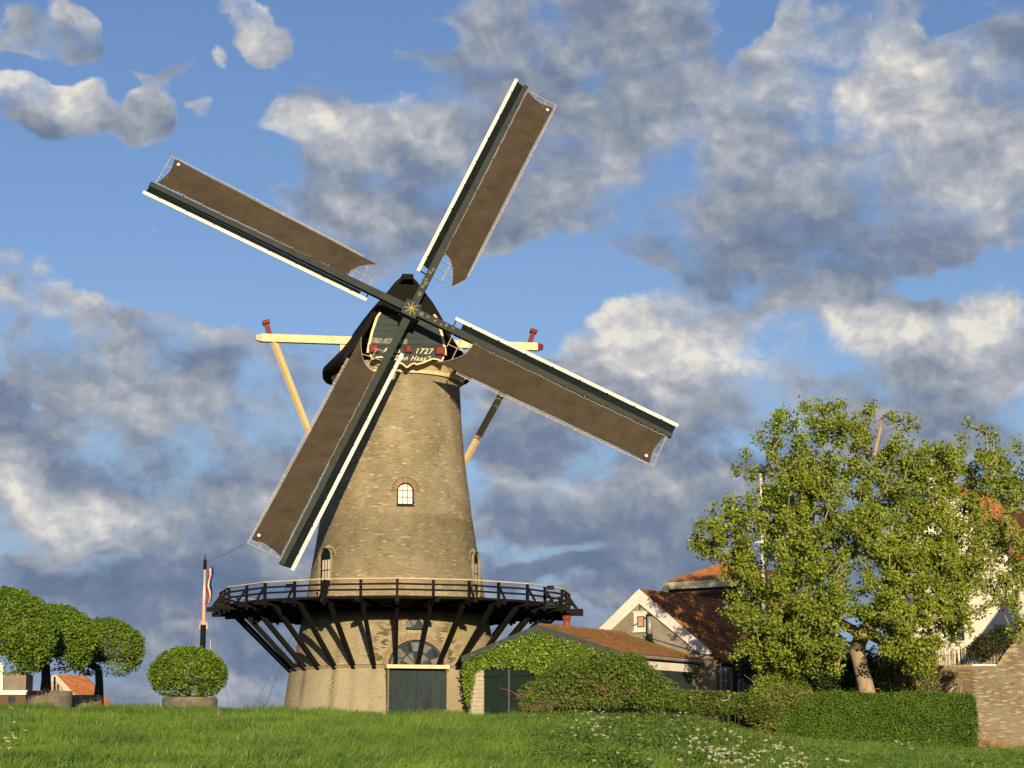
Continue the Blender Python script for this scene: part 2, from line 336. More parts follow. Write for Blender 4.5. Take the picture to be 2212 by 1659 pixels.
def mixcol(a, b, t): return np.asarray(a)[None]*(1-t[:, None])+np.asarray(b)[None]*t[:, None]
def frameM(o, x, y, z): # columns
    return Matrix(((x[0], y[0], z[0], o[0]), (x[1], y[1], z[1], o[1]), (x[2], y[2], z[2], o[2]), (0, 0, 0, 1)))

# ------------------------------------------------------------------ ground
SIL = [(-900, 1526), (0, 1532), (250, 1534), (345, 1539), (620, 1544), (840, 1553), (1040, 1555), (1150, 1555), (1350, 1556), (1500, 1564), (1640, 1598), (1900, 1622), (2110, 1632), (2400, 1650), (3200, 1652)]
YC = 74.0
_sx = np.array([(p-CX)/FPX*YC*1.0 for p, _ in SIL]); _sz = np.array([at(p, q, YC).z for p, q in SIL])
def ground(x, y):
    x = np.asarray(x, float); y = np.asarray(y, float)
    xs = x*YC/np.maximum(y, 30)                     # the crest fans out with the view of the dike
    zc = np.interp(xs, _sx, _sz)
    t1 = np.clip((y-0)/45, 0, 1); z = -1.6+1.3*t1
    t2 = np.clip((y-45)/(YC-45), 0, 1); z = z+(zc+.3)*t2
    t3 = np.clip((y-YC-1)/9, 0, 1); t3 = t3*t3*(3-2*t3); pl_ = np.interp(x*FPX/np.maximum(y, 30)+CX, [1560, 1900], [1.5, .35]); z = z+(pl_-zc)*t3*(y > YC)
    P = np.c_[np.ravel(x), np.ravel(y)]
    b = (fbm(P, .35, 3, 3)-.5).reshape(x.shape)*.22
    return z+b*np.clip((y-20)/20, 0, 1)*np.where(y > YC+3, .2, 1)
ys = np.concatenate([np.linspace(-60, 30, 10), np.linspace(34, 110, 150), np.array([120, 140, 180, 260, 400, 700, 1300, 2500])])
xsu = np.concatenate([-np.geomspace(2500, 45, 10), np.linspace(-40, 40, 130), np.geomspace(45, 2500, 10)])
GX, GY = np.meshgrid(xsu, ys); GZ = ground(GX, GY)
nx, ny = len(xsu), len(ys); idx = np.arange(nx*ny).reshape(ny, nx)
F = np.stack([idx[:-1, :-1], idx[:-1, 1:], idx[1:, 1:], idx[1:, :-1]], -1).reshape(-1, 4)
gm = np_mesh('ground', np.c_[GX.ravel(), GY.ravel(), GZ.ravel()], F, 4, m_earth)
gm.polygons.foreach_set('use_smooth', [True]*len(gm.polygons))
tag(link(bpy.data.objects.new('ground', gm)), 'grassy dike slope rising to the mill', kind='structure')

# ------------------------------------------------------------------ WINDMILL
AX, AY = -5.0704, 89.47; TH = math.atan2(AX, AY); GZ0 = 1.7
YAW, INC, ROT = 0.163, 0.1542, 1.1237
def T(az, r, z): return Vector((AX+r*sin(az-TH), AY-r*cos(az-TH), z))
mill = empty('windmill', (AX, AY, GZ0), 'tall round brick tower mill with four brown cloth sails and a black wooden gallery', 'windmill')
PROF = [(1.2, 4.86), (2.2, 4.78), (3.84, 4.55), (3.90, 4.40), (5.3, 4.20), (6.6, 3.95), (8.1, 3.70), (10.5, 3.32), (13, 2.99), (14.6, 2.84), (16.75, 2.72)]
pz = np.array([p[0] for p in PROF]); pr = np.array([p[1] for p in PROF])
def RZ(z): return np.interp(z, pz, pr)
def azp(px, z): # azimuth on the wall under picture column px at height z
    best = 0
    for k in range(40):
        r = float(RZ(z)); p = T(best, r, z); x, _ = proj(*p); best += (px-x)/FPX*89/r*.8
    return best
def zpy(py, az, guess=8.0, r=None):
    z = guess
    for k in range(30):
        p = T(az, float(RZ(z)) if r is None else r, z); _, y = proj(*p); z += (y-py)/FPX*86*.9
    return z
# openings: (az centre, half width m, z bottom, z spring, arch rise)
def opening(px, py0, py1, wD, rise_D):
    az = azp(px, 8); 
    for _ in range(3):
        zt = zpy(py0, az); zb = zpy(py1, az); az = azp(px, (zt+zb)/2)
    k = 86/FPX
    return dict(az=az, hw=wD*k/2/max(.35, cos(az)), zb=zb, zt=zt, rise=rise_D*k)
OP = dict(win=opening(876, 1043, 1094, 36, 18), vent=opening(878, 797, 803, 7, 0),
          ldoor=opening(701, 1184, 1300, 27, 20), rdoor=opening(1030, 1192, 1300, 15, 20),
          lunette=opening(894.5, 1335, 1360, 39, 22), fan=opening(900, 1385, 1441, 119, 56), door=opening(900, 1441, 1560, 124, 0))
OP['door']['zb'] = 1.3; OP['fan']['zt'] = OP['fan']['zb']+1.13; OP['fan']['rise'] = 1.12
DOORZ = OP['door']['zt']
OP['rdoor']['az'] = min(OP['rdoor']['az'], R_(72)); OP['rdoor']['hw'] = .42; OP['ldoor']['hw'] = .45; OP['ldoor']['az'] = max(OP['ldoor']['az'], R_(-66))
def in_open(az, z, grow=0.0):
    m = np.zeros(az.shape, bool)
    for k, o in OP.items():
        x = (az-o['az'])*RZ(z); hw = o['hw']+grow; zs = o['zt']-o['rise']
        body = (np.abs(x) < hw) & (z > o['zb']-grow) & (z < zs+1e-6)
        if o['rise'] > 0:
            arch = (z >= zs) & ((x/hw)**2+((z-zs)/(o['rise']+grow))**2 < 1)
            body = body | arch
        else: body = (np.abs(x) < hw) & (z > o['zb']-grow) & (z < o['zt']+grow)
        m |= body
    return m
# mortar core of the tower with the openings cut out
na = 300; zz = np.arange(1.2, 16.66, .05); azs = np.linspace(-pi, pi, na+1)
A2, Z2 = np.meshgrid(azs, zz); R2 = RZ(Z2)-.005
V = np.c_[(AX+R2*np.sin(A2-TH)).ravel(), (AY-R2*np.cos(A2-TH)).ravel(), Z2.ravel()]
ii = np.arange(len(zz)*(na+1)).reshape(len(zz), na+1)
Fq = np.stack([ii[:-1, :-1], ii[:-1, 1:], ii[1:, 1:], ii[1:, :-1]], -1).reshape(-1, 4)
ca = ((A2[:-1, :-1]+A2[:-1, 1:])/2).ravel(); cz = ((Z2[:-1, :-1]+Z2[1:, :-1])/2).ravel()
keep = ~in_open(ca, cz)
tme = np_mesh('tower', V, Fq[keep], 4, m_mortar)
tower = link(bpy.data.objects.new('tower', tme), mill)
mb = MB(); mb.lathe([(4.2, 1.2), (4.2, 4.0), (3.3, 8), (2.4, 16.6), (0.01, 16.6)], 48, (AX, AY))
mb.obj('inner_lining', m_iron, tower)
# bricks
bl, bh, gap = .200, .064, .009
BA, BZ, BR, BL = [], [], [], []
z = 1.25; row = 0
while z < 16.6:
    r = float(RZ(z+bh/2)); n = int(2*pi*r/bl); da = 2*pi/n
    a = np.arange(n)*da-pi+(row % 2)*da/2+rng.uniform(-.05, .05)*da
    a = a[np.abs(a) < R_(112)]
    BA.append(a); BZ.append(np.full(len(a), z)); BR.append(np.full(len(a), r)); BL.append(np.full(len(a), da*(1-gap/bl)))
    z += bh; row += 1
BA = np.concatenate(BA); BZ = np.concatenate(BZ); BR = np.concatenate(BR); BL = np.concatenate(BL)
BA = BA+rng.normal(0, .0006, len(BA))
ok = ~in_open(BA, BZ+bh/2, .05)
for arc, gr in (('win', .27), ('fan', .30), ('lunette', .22)):   # leave room for the arches
    o = OP[arc]; x = (BA-o['az'])*BR; zs = o['zt']-o['rise']
    ok &= ~((BZ+bh/2 > zs) & ((x/(o['hw']+gr))**2+((BZ+bh/2-zs)/(o['rise']+gr))**2 < 1))
ok &= rng.uniform(size=len(ok)) > .012
BA, BZ, BR, BL = BA[ok], BZ[ok], BR[ok], BL[ok]; nb = len(BA)
P2 = np.c_[BA*4, BZ]
rnd = rng.uniform(size=nb); f1 = fbm(P2, .45, 1, 4); f2 = fbm(P2, 1.6, 9, 3); f3 = fbm(np.c_[BA*4*1.6, BZ*.28], 1.2, 21, 3)
base = mixcol((.225, .185, .112), (.355, .300, .188), np.clip(rnd*.5+(f2-.5)*1.3+.25, 0, 1))
t = np.clip((rng.uniform(size=nb)-.955)*14, 0, 1)*.7; base = base*(1-t[:, None])+np.array((.36, .23, .09))*t[:, None]
t = np.clip((rng.uniform(size=nb)-.95)*14, 0, 1); base = base*(1-t[:, None])+np.array((.60, .52, .34))*t[:, None]
t = np.clip((rng.uniform(size=nb)-.90)*9, 0, 1)*.5; base = base*(1-t[:, None])+np.array((.10, .08, .05))*t[:, None]
# darker algae-toned band above the gallery, pale limewash below it, black bare patches beside the door arch, runs below strut feet
band = np.exp(-((BZ-9.3)/1.7)**2)*np.clip((f1-.35)*3, 0, 1)
base = base*(1-band[:, None]*.33)+np.array((.14, .13, .07))*band[:, None]*.22
low = np.clip((6.1-BZ)/.8, 0, 1); lw0 = low*(.55+.25*(BZ < 3.85)); base = base*(1-lw0[:, None])+np.array((.41, .355, .235))*lw0[:, None]
dd = np.abs(BA-OP['fan']['az'])
patch = low*(BZ > 4.0)*np.clip(1-np.abs(dd-.33)/.22, 0, 1)*(fbm(np.c_[BA*4, BZ*1.4], 5.0, 5, 2) > .50)
base = base*(1-patch[:, None]*.80)
lich = low*(BZ > 4.2)*(BA > OP['fan']['az'])*np.clip(1-np.abs(BA-OP['fan']['az']-.45)/.3, 0, 1)*(fbm(P2, 3.5, 31, 2) > .52)
base = base*(1-lich[:, None]*.5)+np.array((.30, .27, .06))*lich[:, None]*.5
foot = np.abs(((BA-R_(.4))/R_(11.25)+.5) % 1-.5)
run = np.clip((3.86-BZ)/.1, 0, 1)*np.clip(1-foot/.24, 0, 1)*np.clip(f3*2.4-.75, 0, 1)
base = base*(1-run[:, None]*.62)
run2 = low*(BZ > 3.95)*np.clip(1-foot/.2, 0, 1)*np.clip(f3*2.4-1.0, 0, 1)*(BA < .1); base = base*(1-run2[:, None]*.6)
wash = np.clip((fbm(np.c_[BA*4, BZ], .9, 63, 3)-.52)*4, 0, 1)*.22; base = base*(1-wash[:, None])+np.array((.40, .36, .27))*wash[:, None]
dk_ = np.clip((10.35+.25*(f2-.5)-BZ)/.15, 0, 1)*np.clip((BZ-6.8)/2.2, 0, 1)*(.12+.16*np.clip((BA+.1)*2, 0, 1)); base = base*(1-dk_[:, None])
base = base*(1+.26*(f1[:, None]-.5)*2)
stk = np.clip(f3*2.6-1.25, 0, 1)*np.clip((BZ-6.8)/2, 0, 1)*.22; base = base*(1-stk[:, None])
prd = rng.uniform(-.003, .004, nb)+.002; prd[rng.uniform(size=nb) > .985] += .012
def brick_verts(a, z, r, w, h, pr, back=.05):
    out = []
    for (da, zz_, rr) in ((-.5, 0, 0), (.5, 0, 0), (.5, 1, 0), (-.5, 1, 0), (-.5, 0, 1), (.5, 0, 1), (.5, 1, 1), (-.5, 1, 1)):
        aa = a+da*w; zc = z+.006+zz_*(h-gap); q = (RZ(zc)+pr) if rr == 0 else (RZ(zc)-back)
        out.append(np.stack([AX+q*np.sin(aa-TH), AY-q*np.cos(aa-TH), zc], -1))
    return np.stack(out, 1)
# 300 individual ones: the nearest, in the sunlit foot of the tower
score = np.abs(BA+.12)*3+np.abs(BZ-2.9)*1.0+(BZ > 3.8)*9+(BZ < 2.05)*9
order = np.argsort(score); singles = order[:300]; rest = np.setdiff1d(np.arange(nb), singles)
BV = brick_verts(BA, BZ, BR, BL, bh, prd)
FB = np.array([(0, 1, 2, 3), (0, 4, 5, 1), (1, 5, 6, 2), (2, 6, 7, 3), (3, 7, 4, 0)])
Fr = (np.arange(len(rest))*8)[:, None, None]+FB[None]
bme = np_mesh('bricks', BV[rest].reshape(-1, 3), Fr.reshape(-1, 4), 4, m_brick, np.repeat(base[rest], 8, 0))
tag(link(bpy.data.objects.new('brickwork', bme), tower), kind='stuff')
def unit_box(l, w, h, name, material, bev=.004):
    m = MB(); b = bev; vs_ = []
    for zz_, k in ((0, b), (h, b)):
        vs_ += [(-l/2, -0.0, zz_), (l/2, 0.0, zz_), (l/2, w, zz_), (-l/2, w, zz_)]
    m.add(vs_, [(0,3,2,1),(4,5,6,7),(0,1,5,4),(1,2,6,5),(2,3,7,6),(3,0,4,7)]); return m.mesh(name, material)
ub = unit_box(bl-gap, .06, bh-gap, 'brick', m_brick1)
for i in singles:
    q = float(RZ(BZ[i]+.03)+prd[i]); p = T(BA[i], q, BZ[i]+.006)
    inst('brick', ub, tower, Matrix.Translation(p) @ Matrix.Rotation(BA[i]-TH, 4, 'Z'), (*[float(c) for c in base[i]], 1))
# arch bricks around the openings
def wallM(az, z=0.0, push=0.0): # local frame on the wall: x right, y inward, z up; origin at wall surface
    r = float(RZ(z))+push; o = T(az, r, z); a = az-TH
    return frameM(o, (cos(a), sin(a), 0), (-sin(a), cos(a), 0), (0, 0, 1))
def arch_bricks(o, thick, width, color, n, parent):
    zs = o['zt']-o['rise']
    me = unit_box(width, .09, thick, 'brick', m_brick1)
    for k in range(n):
        th = pi*(k+.5)/n; x = o['hw']*cos(th); zc = o['rise']*sin(th)
        Mx = wallM(o['az'], zs+zc, .02-(x*x)/(2*float(RZ(zs)))) @ Matrix.Translation((x, 0, 0)) @ Matrix.Rotation(pi/2-th, 4, 'Y')
        v = random.uniform(.75, 1.2); inst('brick', me, parent, Mx @ Matrix.Translation((0, 0, .01)), (color[0]*v, color[1]*v, color[2]*v, 1))
arch_bricks(OP['win'], .21, .048, (.31, .215, .14), 26, tower)
arch_bricks(OP['fan'], .20, .058, (.34, .23, .15), 46, tower)
arch_bricks(OP['lunette'], .17, .06, (.36, .30, .20), 18, tower)
hood = MB(); o = OP['win']; zs = o['zt']-o['rise']
hood.tube([wallM(o['az'], zs+(o['rise']+.25)*sin(pi*k/20), .05) @ Vector(((o['hw']+.25)*cos(pi*k/20), 0, 0)) for k in range(21)], .022, 5)
hood.obj('hood_mould', m_mortar, tower)
def arch_poly(hw, zb, zs, rise, n=14): return [(-hw, zb), (hw, zb)]+[(hw*cos(pi*k/n), zs+rise*sin(pi*k/n)) for k in range(n+1)]
def reveal(o, depth=.42, material=m_mortar):
    m = MB(); M = wallM(o['az'], (o['zb']+o['zt'])/2, .0); zoff = (o['zb']+o['zt'])/2
    poly = arch_poly(o['hw'], o['zb']-zoff, o['zt']-o['rise']-zoff, max(o['rise'], .001)); n = len(poly)
    vs_ = [M @ Vector((x, -.02, z_)) for x, z_ in poly]+[M @ Vector((x, depth, z_)) for x, z_ in poly]
    m.add(vs_, [(i, (i+1) % n, (i+1) % n+n, i+n) for i in range(n)]); return m, M, zoff, poly
# main window
def arched_window(o, cols, rows, framem, panem, depth=.10, sill=.14, bar=.028, fr=.05):
    m, M, zo, poly = reveal(o); m.obj('window_reveal', m_mortar, tower)
    zs = o['zt']-o['rise']-zo; zb = o['zb']-zo; hw = o['hw']
    f = MB(); inner = [(x*(1-fr/hw), z_ if z_ < zb+.01 else z_) for x, z_ in poly]
    n = 24; outer = [(-hw, zb), (hw, zb)]+[(hw*cos(pi*k/n), zs+o['rise']*sin(pi*k/n)) for k in range(n+1)]
    inn = [(-hw+fr, zb+sill), (hw-fr, zb+sill)]+[((hw-fr)*cos(pi*k/n), zs+(o['rise']-fr)*sin(pi*k/n)) for k in range(n+1)]
    L = len(outer)
    for y0, y1 in ((depth, depth+.06),):
        vs_ = [M @ Vector((x, y0, z_)) for x, z_ in outer+inn]+[M @ Vector((x, y1, z_)) for x, z_ in inn]
        f.add(vs_, [(i, (i+1) % L, (i+1) % L+L, i+L) for i in range(L)]+[(i+L, (i+1) % L+L, (i+1) % L+2*L, i+2*L) for i in range(L)])
    win = f.obj('window', framem, tower)
    top = zs+o['rise']-fr
    xs = [-(hw-fr)+2*(hw-fr)*k/cols for k in range(cols+1)]; zr = [zb+sill+(top-zb-sill)*k/rows for k in range(rows+1)]
    def ztop(x): return zs+(o['rise']-fr)*math.sqrt(max(0, 1-(x/(hw-fr))**2))
    for x in xs[1:-1]:
        b = MB(); b.box((x-bar/2, depth+.015, zb+sill), (x+bar/2, depth+.05, ztop(x)), M); b.obj('glazing_bar', framem, win)
    for z_ in zr[1:-1]:
        hx = (hw-fr) if z_ <= zs else (hw-fr)*math.sqrt(max(0, 1-((z_-zs)/(o['rise']-fr))**2))
        b = MB(); b.box((-hx, depth+.018, z_-bar/2), (hx, depth+.047, z_+bar/2), M); b.obj('glazing_bar', framem, win)
    for i in range(cols):
        for j in range(rows):
            x0, x1 = xs[i], xs[i+1]; za, zb_ = zr[j], zr[j+1]; pts = [(x0, za), (x1, za)]
            for k in range(7):
                x = x1+(x0-x1)*k/6; pts.append((x, max(za+.001, min(zb_, ztop(x)))))
            b = MB(); b.prism(pts, depth+.03, depth+.036, M); b.obj('pane', panem, win)
    return win
arched_window(OP['win'], 3, 3, m_board, m_glassb)
# vent slot
m, M, zo, poly = reveal(OP['vent'], .3); m.obj('vent_hole', m_iron, tower)
# lunette and fanlight
def fanlight(o, panes, inner_r, panem, y=.10, bottom=.10, name='fanlight'):
    m, M, zo, poly = reveal(o); m.obj('window_reveal', m_mortar, tower)
    zb = o['zt']-o['rise']-zo; hw = o['hw']; Rr = o['rise']; f = MB(); n = 28
    def pt(r, k, yy): th = pi*k/n; return M @ Vector((hw*r*cos(th), yy, zb+Rr*r*sin(th)))
    def ring(r0, r1):
        vs_ = [pt(r, k, yy) for k in range(n+1) for r, yy in ((r0, y+.05), (r0, y), (r1, y), (r1, y+.05))]
        f.add(vs_, [(4*k+a, 4*k+a+1, 4*k+5+a, 4*k+4+a) for k in range(n) for a in range(3)])
    ring(1.0, .915)
    f.box((-hw, y-.02, zb-.02), (hw, y+.06, zb+bottom), M)
    win = f.obj(name, m_green, tower)
    if inner_r:
        f = MB(); ring(inner_r+.03, inner_r-.03); f.obj('glazing_bar', m_green, win)
    for k in range(1, panes):
        th = pi*k/panes; b = MB(); r0 = .0 if inner_r == 0 else (0.02 if k % 2 else inner_r)
        p = M @ Vector((hw*r0*cos(th), y+.02, zb+bottom+Rr*r0*sin(th)*.9)); q = M @ Vector((hw*.93*cos(th), y+.02, zb+Rr*.93*sin(th)))
        b.beam(p, q, .045, .04); b.obj('glazing_bar', m_green, win)
    for k in range(panes):
        t0, t1 = pi*k/panes, pi*(k+1)/panes
        for (ra, rb) in (((.03, inner_r), (inner_r, .93)) if inner_r else ((.02, .93),)):
            b = MB(); pts = [(hw*ra*cos(t0), zb+.02+Rr*ra*sin(t0)), (hw*ra*cos(t1), zb+.02+Rr*ra*sin(t1))]+[(hw*rb*cos(t1+(t0-t1)*u/4), zb+Rr*rb*sin(t1+(t0-t1)*u/4)) for u in range(5)]
            b.prism(pts, y+.030, y+.034, M); b.obj('pane', panem if (k*7+int(ra*10)) % 3 else m_glass, win)
fanlight(OP['fan'], 7, .56, m_glassm)
fanlight(OP['lunette'], 3, 0, m_glassm, y=.07, bottom=.05, name='lunette_window')
# doors: planked
def planked(M, x0, x1, z0, z1, n, y, material, parent, name='plank', tilt=.035):
    w = (x1-x0)/n; me = MB(); me.add([(0, 0, 0), (w*.94, -tilt, 0), (w*.94, .03, 0), (0, .03, 0), (0, 0, z1-z0), (w*.94, -tilt, z1-z0), (w*.94, .03, z1-z0), (0, .03, z1-z0)],
        [(0,3,2,1),(4,5,6,7),(0,1,5,4),(1,2,6,5),(2,3,7,6),(3,0,4,7)]); me = me.mesh(name, material)
    for k in range(n):
        inst(name, me, parent, M @ Matrix.Translation((x0+k*w, y+random.uniform(-.004, .004), z0)))
o = OP['door']; MD = wallM(o['az'], 3.0, 0.0)
m_door = mat('door_blue_green', C4(.034, .050, .053), .75, C4(.022, .034, .037), 4, stretch=(1, 1, .2), detail=6)
dz = 3.0
dm = MB(); dm.box((-o['hw'], -.02+.12, 1.3-dz), (o['hw'], .2, DOORZ-dz-.01), MD); door = dm.obj('door', m_iron, tower)
planked(MD, -o['hw'], -.012, 1.35-dz, DOORZ-dz-.02, 6, .07, m_door, door); planked(MD, .012, o['hw'], 1.35-dz, DOORZ-dz-.02, 6, .07, m_door, door)
b = MB(); b.box((.28, .035, 1.9-dz+.1), (.58, .07, 2.42-dz), MD); b.obj('vent_grille', m_iron, door)
for sx in (-1, 1):
    for z_ in (-.9, .62):
        b = MB(); b.box((sx*o['hw']-.16, .015, z_), (sx*o['hw']+.02, .05, z_+.10), MD) if sx > 0 else b.box((sx*o['hw']-.02, .015, z_), (sx*o['hw']+.16, .05, z_+.10), MD); b.obj('hinge', m_iron, door)
m = MB()
for sx in (-1, 1): m.box((sx*o['hw']-.02, -.25, 1.3-dz), (sx*o['hw']+.02, .2, DOORZ-dz), MD)
m.obj('door_reveal', m_mortar, tower)
b = MB(); b.box((-o['hw']-.09, -.36, DOORZ-dz-.075), (o['hw']+.09, .14, DOORZ-dz+.075), MD); b.obj('lintel', m_cream, tower)
# gallery-level doors (left and right of the tower)
for key in ('ldoor', 'rdoor'):
    o = OP[key]; m, M, zo, poly = reveal(o); m.obj('door_reveal', m_mortar, tower)
    f = MB(); f.prism(arch_poly(o['hw'], o['zb']-zo, o['zt']-o['rise']-zo, o['rise']), .10, .16, M); dr = f.obj('gallery_door', m_board, tower)
    zt = o['zt']-o['rise']-zo
    b = MB(); b.box((-o['hw']*.62, .075, zt-1.0), (o['hw']*.62, .10, zt-.12), M); b.obj('pane', m_glassb, dr)
    for xx in (-.18, .18): b = MB(); b.box((xx*o['hw']*1.2-.015, .06, zt-1.0), (xx*o['hw']*1.2+.015, .075, zt-.12), M); b.obj('glazing_bar', m_board, dr)
    b = MB(); b.box((-o['hw']*.62, .062, zt-.58), (o['hw']*.62, .078, zt-.54), M); b.obj('glazing_bar', m_board, dr)
    arch_bricks(o, .12, .05, (.40, .33, .22), 16, tower)
# ledge course on the tower
lg = MB(); lg.lathe([(4.44, 3.80), (4.62, 3.80), (4.62, 3.88), (4.38, 3.93)], 96, (AX, AY)); lg.obj('ledge_course', m_mortar, tower)

# ---- gallery
NB = 32; OFF = R_(.4)
def gpoly(az, r): # 16-cornered outline
    s = R_(22.5); d = ((az-OFF)/s+.5) % 1-.5; return r*cos(s/2)/cos(d*s) if False else r*cos(s/2)/cos((((az-OFF)/s) % 1-.5)*s)
RAILZ = 7.2117; DECKZ = 6.50
gal = MB()
for k in range(64):   # deck ring: planks laid between the beams
    pass
deck = MB(); n = 64
for (za, zb_) in ((DECKZ-.06, DECKZ),):
    for k in range(n):
        a0 = OFF+2*pi*k/n; a1 = OFF+2*pi*(k+1)/n
        q = [T(a0, 3.75, za), T(a1, 3.75, za), T(a1, 4.3, za), T(a0, 4.3, za), T(a0, 3.75, zb_), T(a1, 3.75, zb_), T(a1, 4.3, zb_), T(a0, 4.3, zb_)]
        deck.add(q, [(0,3,2,1),(4,5,6,7),(0,1,5,4),(1,2,6,5),(2,3,7,6),(3,0,4,7)])
gallery = deck.obj('gallery', m_tar, mill)
# planks: 16 sectors x rows, each plank a trapezoid spanning one bay of two beams
rows_ = [4.3+.27*k for k in range(13)]
for sct in range(16):
    a0 = OFF+R_(22.5)*sct; a1 = a0+R_(22.5)
    for j in range(12):
        r0, r1 = rows_[j]+.008, rows_[j+1]-.008
        p = MB(); q = [T(a0, r0, DECKZ-.055), T(a1, r0, DECKZ-.055), T(a1, r1, DECKZ-.055), T(a0, r1, DECKZ-.055)]
        q += [v+Vector((0, 0, .055)) for v in q]
        p.add(q, [(0,3,2,1),(4,5,6,7),(0,1,5,4),(1,2,6,5),(2,3,7,6),(3,0,4,7)]); p.obj('plank', m_tar, gallery)
bm_ = MB(); bm_.box((-.08, -8.2, -.19), (.09, -3.6, 0)); beam_me = bm_.mesh('beam', m_tar)
bm_ = MB(); bm_.box((-.08, -7.85, -.19), (.09, -3.6, 0)); beam_me2 = bm_.mesh('beam', m_tar)
sm_ = MB(); sm_.beam((0, -7.1, -.12), (0, -4.5, -2.66), .15, .18); strut_me = sm_.mesh('strut', m_tar)
bolt = MB(); bolt.beam((-.14, -5.6, -1.62), (.14, -5.6, -1.62), .05); 
pm = MB(); pm.box((-.05, -.05, -.34), (.05, .05, .70)); post_me = pm.mesh('post', m_tar)
br = MB(); br.beam((0, -.42, -.04), (0, -.02, .52), .06, .08); brace_me = br.mesh('brace', m_tar)
for k in range(NB):
    a = OFF+2*pi*k/NB; rr = gpoly(a, 7.6); Mz = Matrix.Translation((AX, AY, DECKZ-.06)) @ Matrix.Rotation(a-TH, 4, 'Z')
    inst('beam', beam_me if k % 3 else beam_me2, gallery, Mz); inst('strut', strut_me, gallery, Mz)
    inst('post', post_me, gallery, Matrix.Translation((AX, AY, DECKZ)) @ Matrix.Rotation(a-TH, 4, 'Z') @ Matrix.Translation((0, -rr, 0)))
    if abs((a+pi) % (2*pi)-pi) > R_(18): inst('brace', brace_me, gallery, Matrix.Translation((AX, AY, DECKZ)) @ Matrix.Rotation(a-TH, 4, 'Z') @ Matrix.Translation((0, -rr, 0)))
for (r, z0, h, w) in ((5.3, DECKZ-.30, .20, .16),):
    for s in range(16):
        a0 = OFF+R_(22.5)*s; m = MB(); m.beam(T(a0, r, z0-.08), T(a0+R_(22.5), r, z0-.08), w, h); m.obj('ring_beam', m_tar, gallery)
for s in range(16):
    a0 = OFF+R_(22.5)*s; a1 = a0+R_(22.5)
    m = MB(); m.beam(T(a0, 7.6, RAILZ-.02), T(a1, 7.6, RAILZ-.02), .12, .05); m.obj('handrail', m_rail, gallery)
    for z_ in (RAILZ-.235, RAILZ-.46):
        m = MB(); m.beam(T(a0, 7.58, z_), T(a1, 7.58, z_), .04, .075); m.obj('rail', m_tar, gallery)
    m = MB(); m.beam(T(a0, 7.62, DECKZ-.04), T(a1, 7.62, DECKZ-.04), .05, .10); m.obj('edge_board', m_tar, gallery)

# ---- cap
nh = Vector((sin(YAW), -cos(YAW), 0)); rv = Vector((cos(YAW), sin(YAW), 0)); uz = Vector((0, 0, 1))
nv = nh*cos(INC)+uz*sin(INC); uv = uz*cos(INC)-nh*sin(INC)
CB, CT = 16.8, 20.55
ax0 = Vector((AX, AY, 0))
def capP(x, s, z): return ax0+rv*x+nh*s+uz*z
sec = [(0, .18), (.05, .22), (.2, .42), (.5, .72), (.8, 1.02), (1.1, 1.32), (1.5, 1.64), (1.85, 1.9), (2.4, 2.25), (2.9, 2.65), (3.3, 3.05), (3.5, 3.28), (3.65, 3.27), (3.74, 2.95), (3.75, 2.6)]
stations = [(3.28, .78, .06), (2.9, .82, .0), (2.2, .89, .0), (1.2, .96, 0), (0, 1.0, .02), (-1.0, .99, .12), (-2.0, .92, .40), (-2.9, .74, .95), (-3.5, .45, 1.7)]
cm = MB(); vs_ = []; ns = len(sec)
for (s, wk, drop) in stations:
    H = CT-drop-CB; full = CT-CB
    ring_ = []
    for (d, w) in sec:
        zz_ = (CT-drop)-d*(H/full)
        ww = .97*w*(wk if d > .3 else 1.0)
        if s > 2.5: ww = min(ww, w*wk)
        ring_.append((ww, zz_))
    pts = [capP(-w, s, z_) for w, z_ in ring_[::-1]]+[capP(w, s, z_) for w, z_ in ring_]
    vs_ += pts
L = 2*ns; fs = [(i*L+k, (i+1)*L+k, (i+1)*L+k+1, i*L+k+1) for i in range(len(stations)-1) for k in range(L-1)]
fs.append(tuple((len(stations)-1)*L+k for k in range(L)))
cm.add(vs_, fs); cap = cm.obj('cap', m_thatch, mill, smooth=True)
sd = cap.modifiers.new('thick', 'SOLIDIFY'); sd.thickness = .16; sd.offset = -1
rb = MB(); rb.box((-.24, -.9, 20.42), (.24, .5, 20.66), frameM(capP(0, 3.1, 0), rv, nh, uz)); rb.obj('ridge_cap', m_thatch, cap)
FS = 3.40   # front face plane
MF = frameM(capP(0, FS, 0), rv, -nh, uz)   # x right, y inward, z up
def arch_half(d): return np.interp(d, [.5, .9, 1.2, 1.52, 1.82, 2.45, 3.1, 3.39, 3.8], [.45, .8, .95, 1.11, 1.30, 1.50, 1.64, 1.68, 1.72])
ds = [.5, .9, 1.2, 1.5, 1.8, 2.1, 2.45, 2.8, 3.07]
poly = [(-arch_half(d), CT-d) for d in ds[::-1]]+[(arch_half(d), CT-d) for d in ds]
fb = MB(); fb.prism(poly[::-1], .05, .12, MF); face = fb.obj('front_face', m_green, cap)
ds2 = [.35, .7, 1.1, 1.6]
hp = [(-arch_half(d)-.12, CT-d) for d in ds2[::-1]]+[(arch_half(d)+.12, CT-d) for d in ds2]
hd = MB(); hd.prism(hp[::-1], -.16, .06, MF); hd.obj('hood', m_thatch, cap)
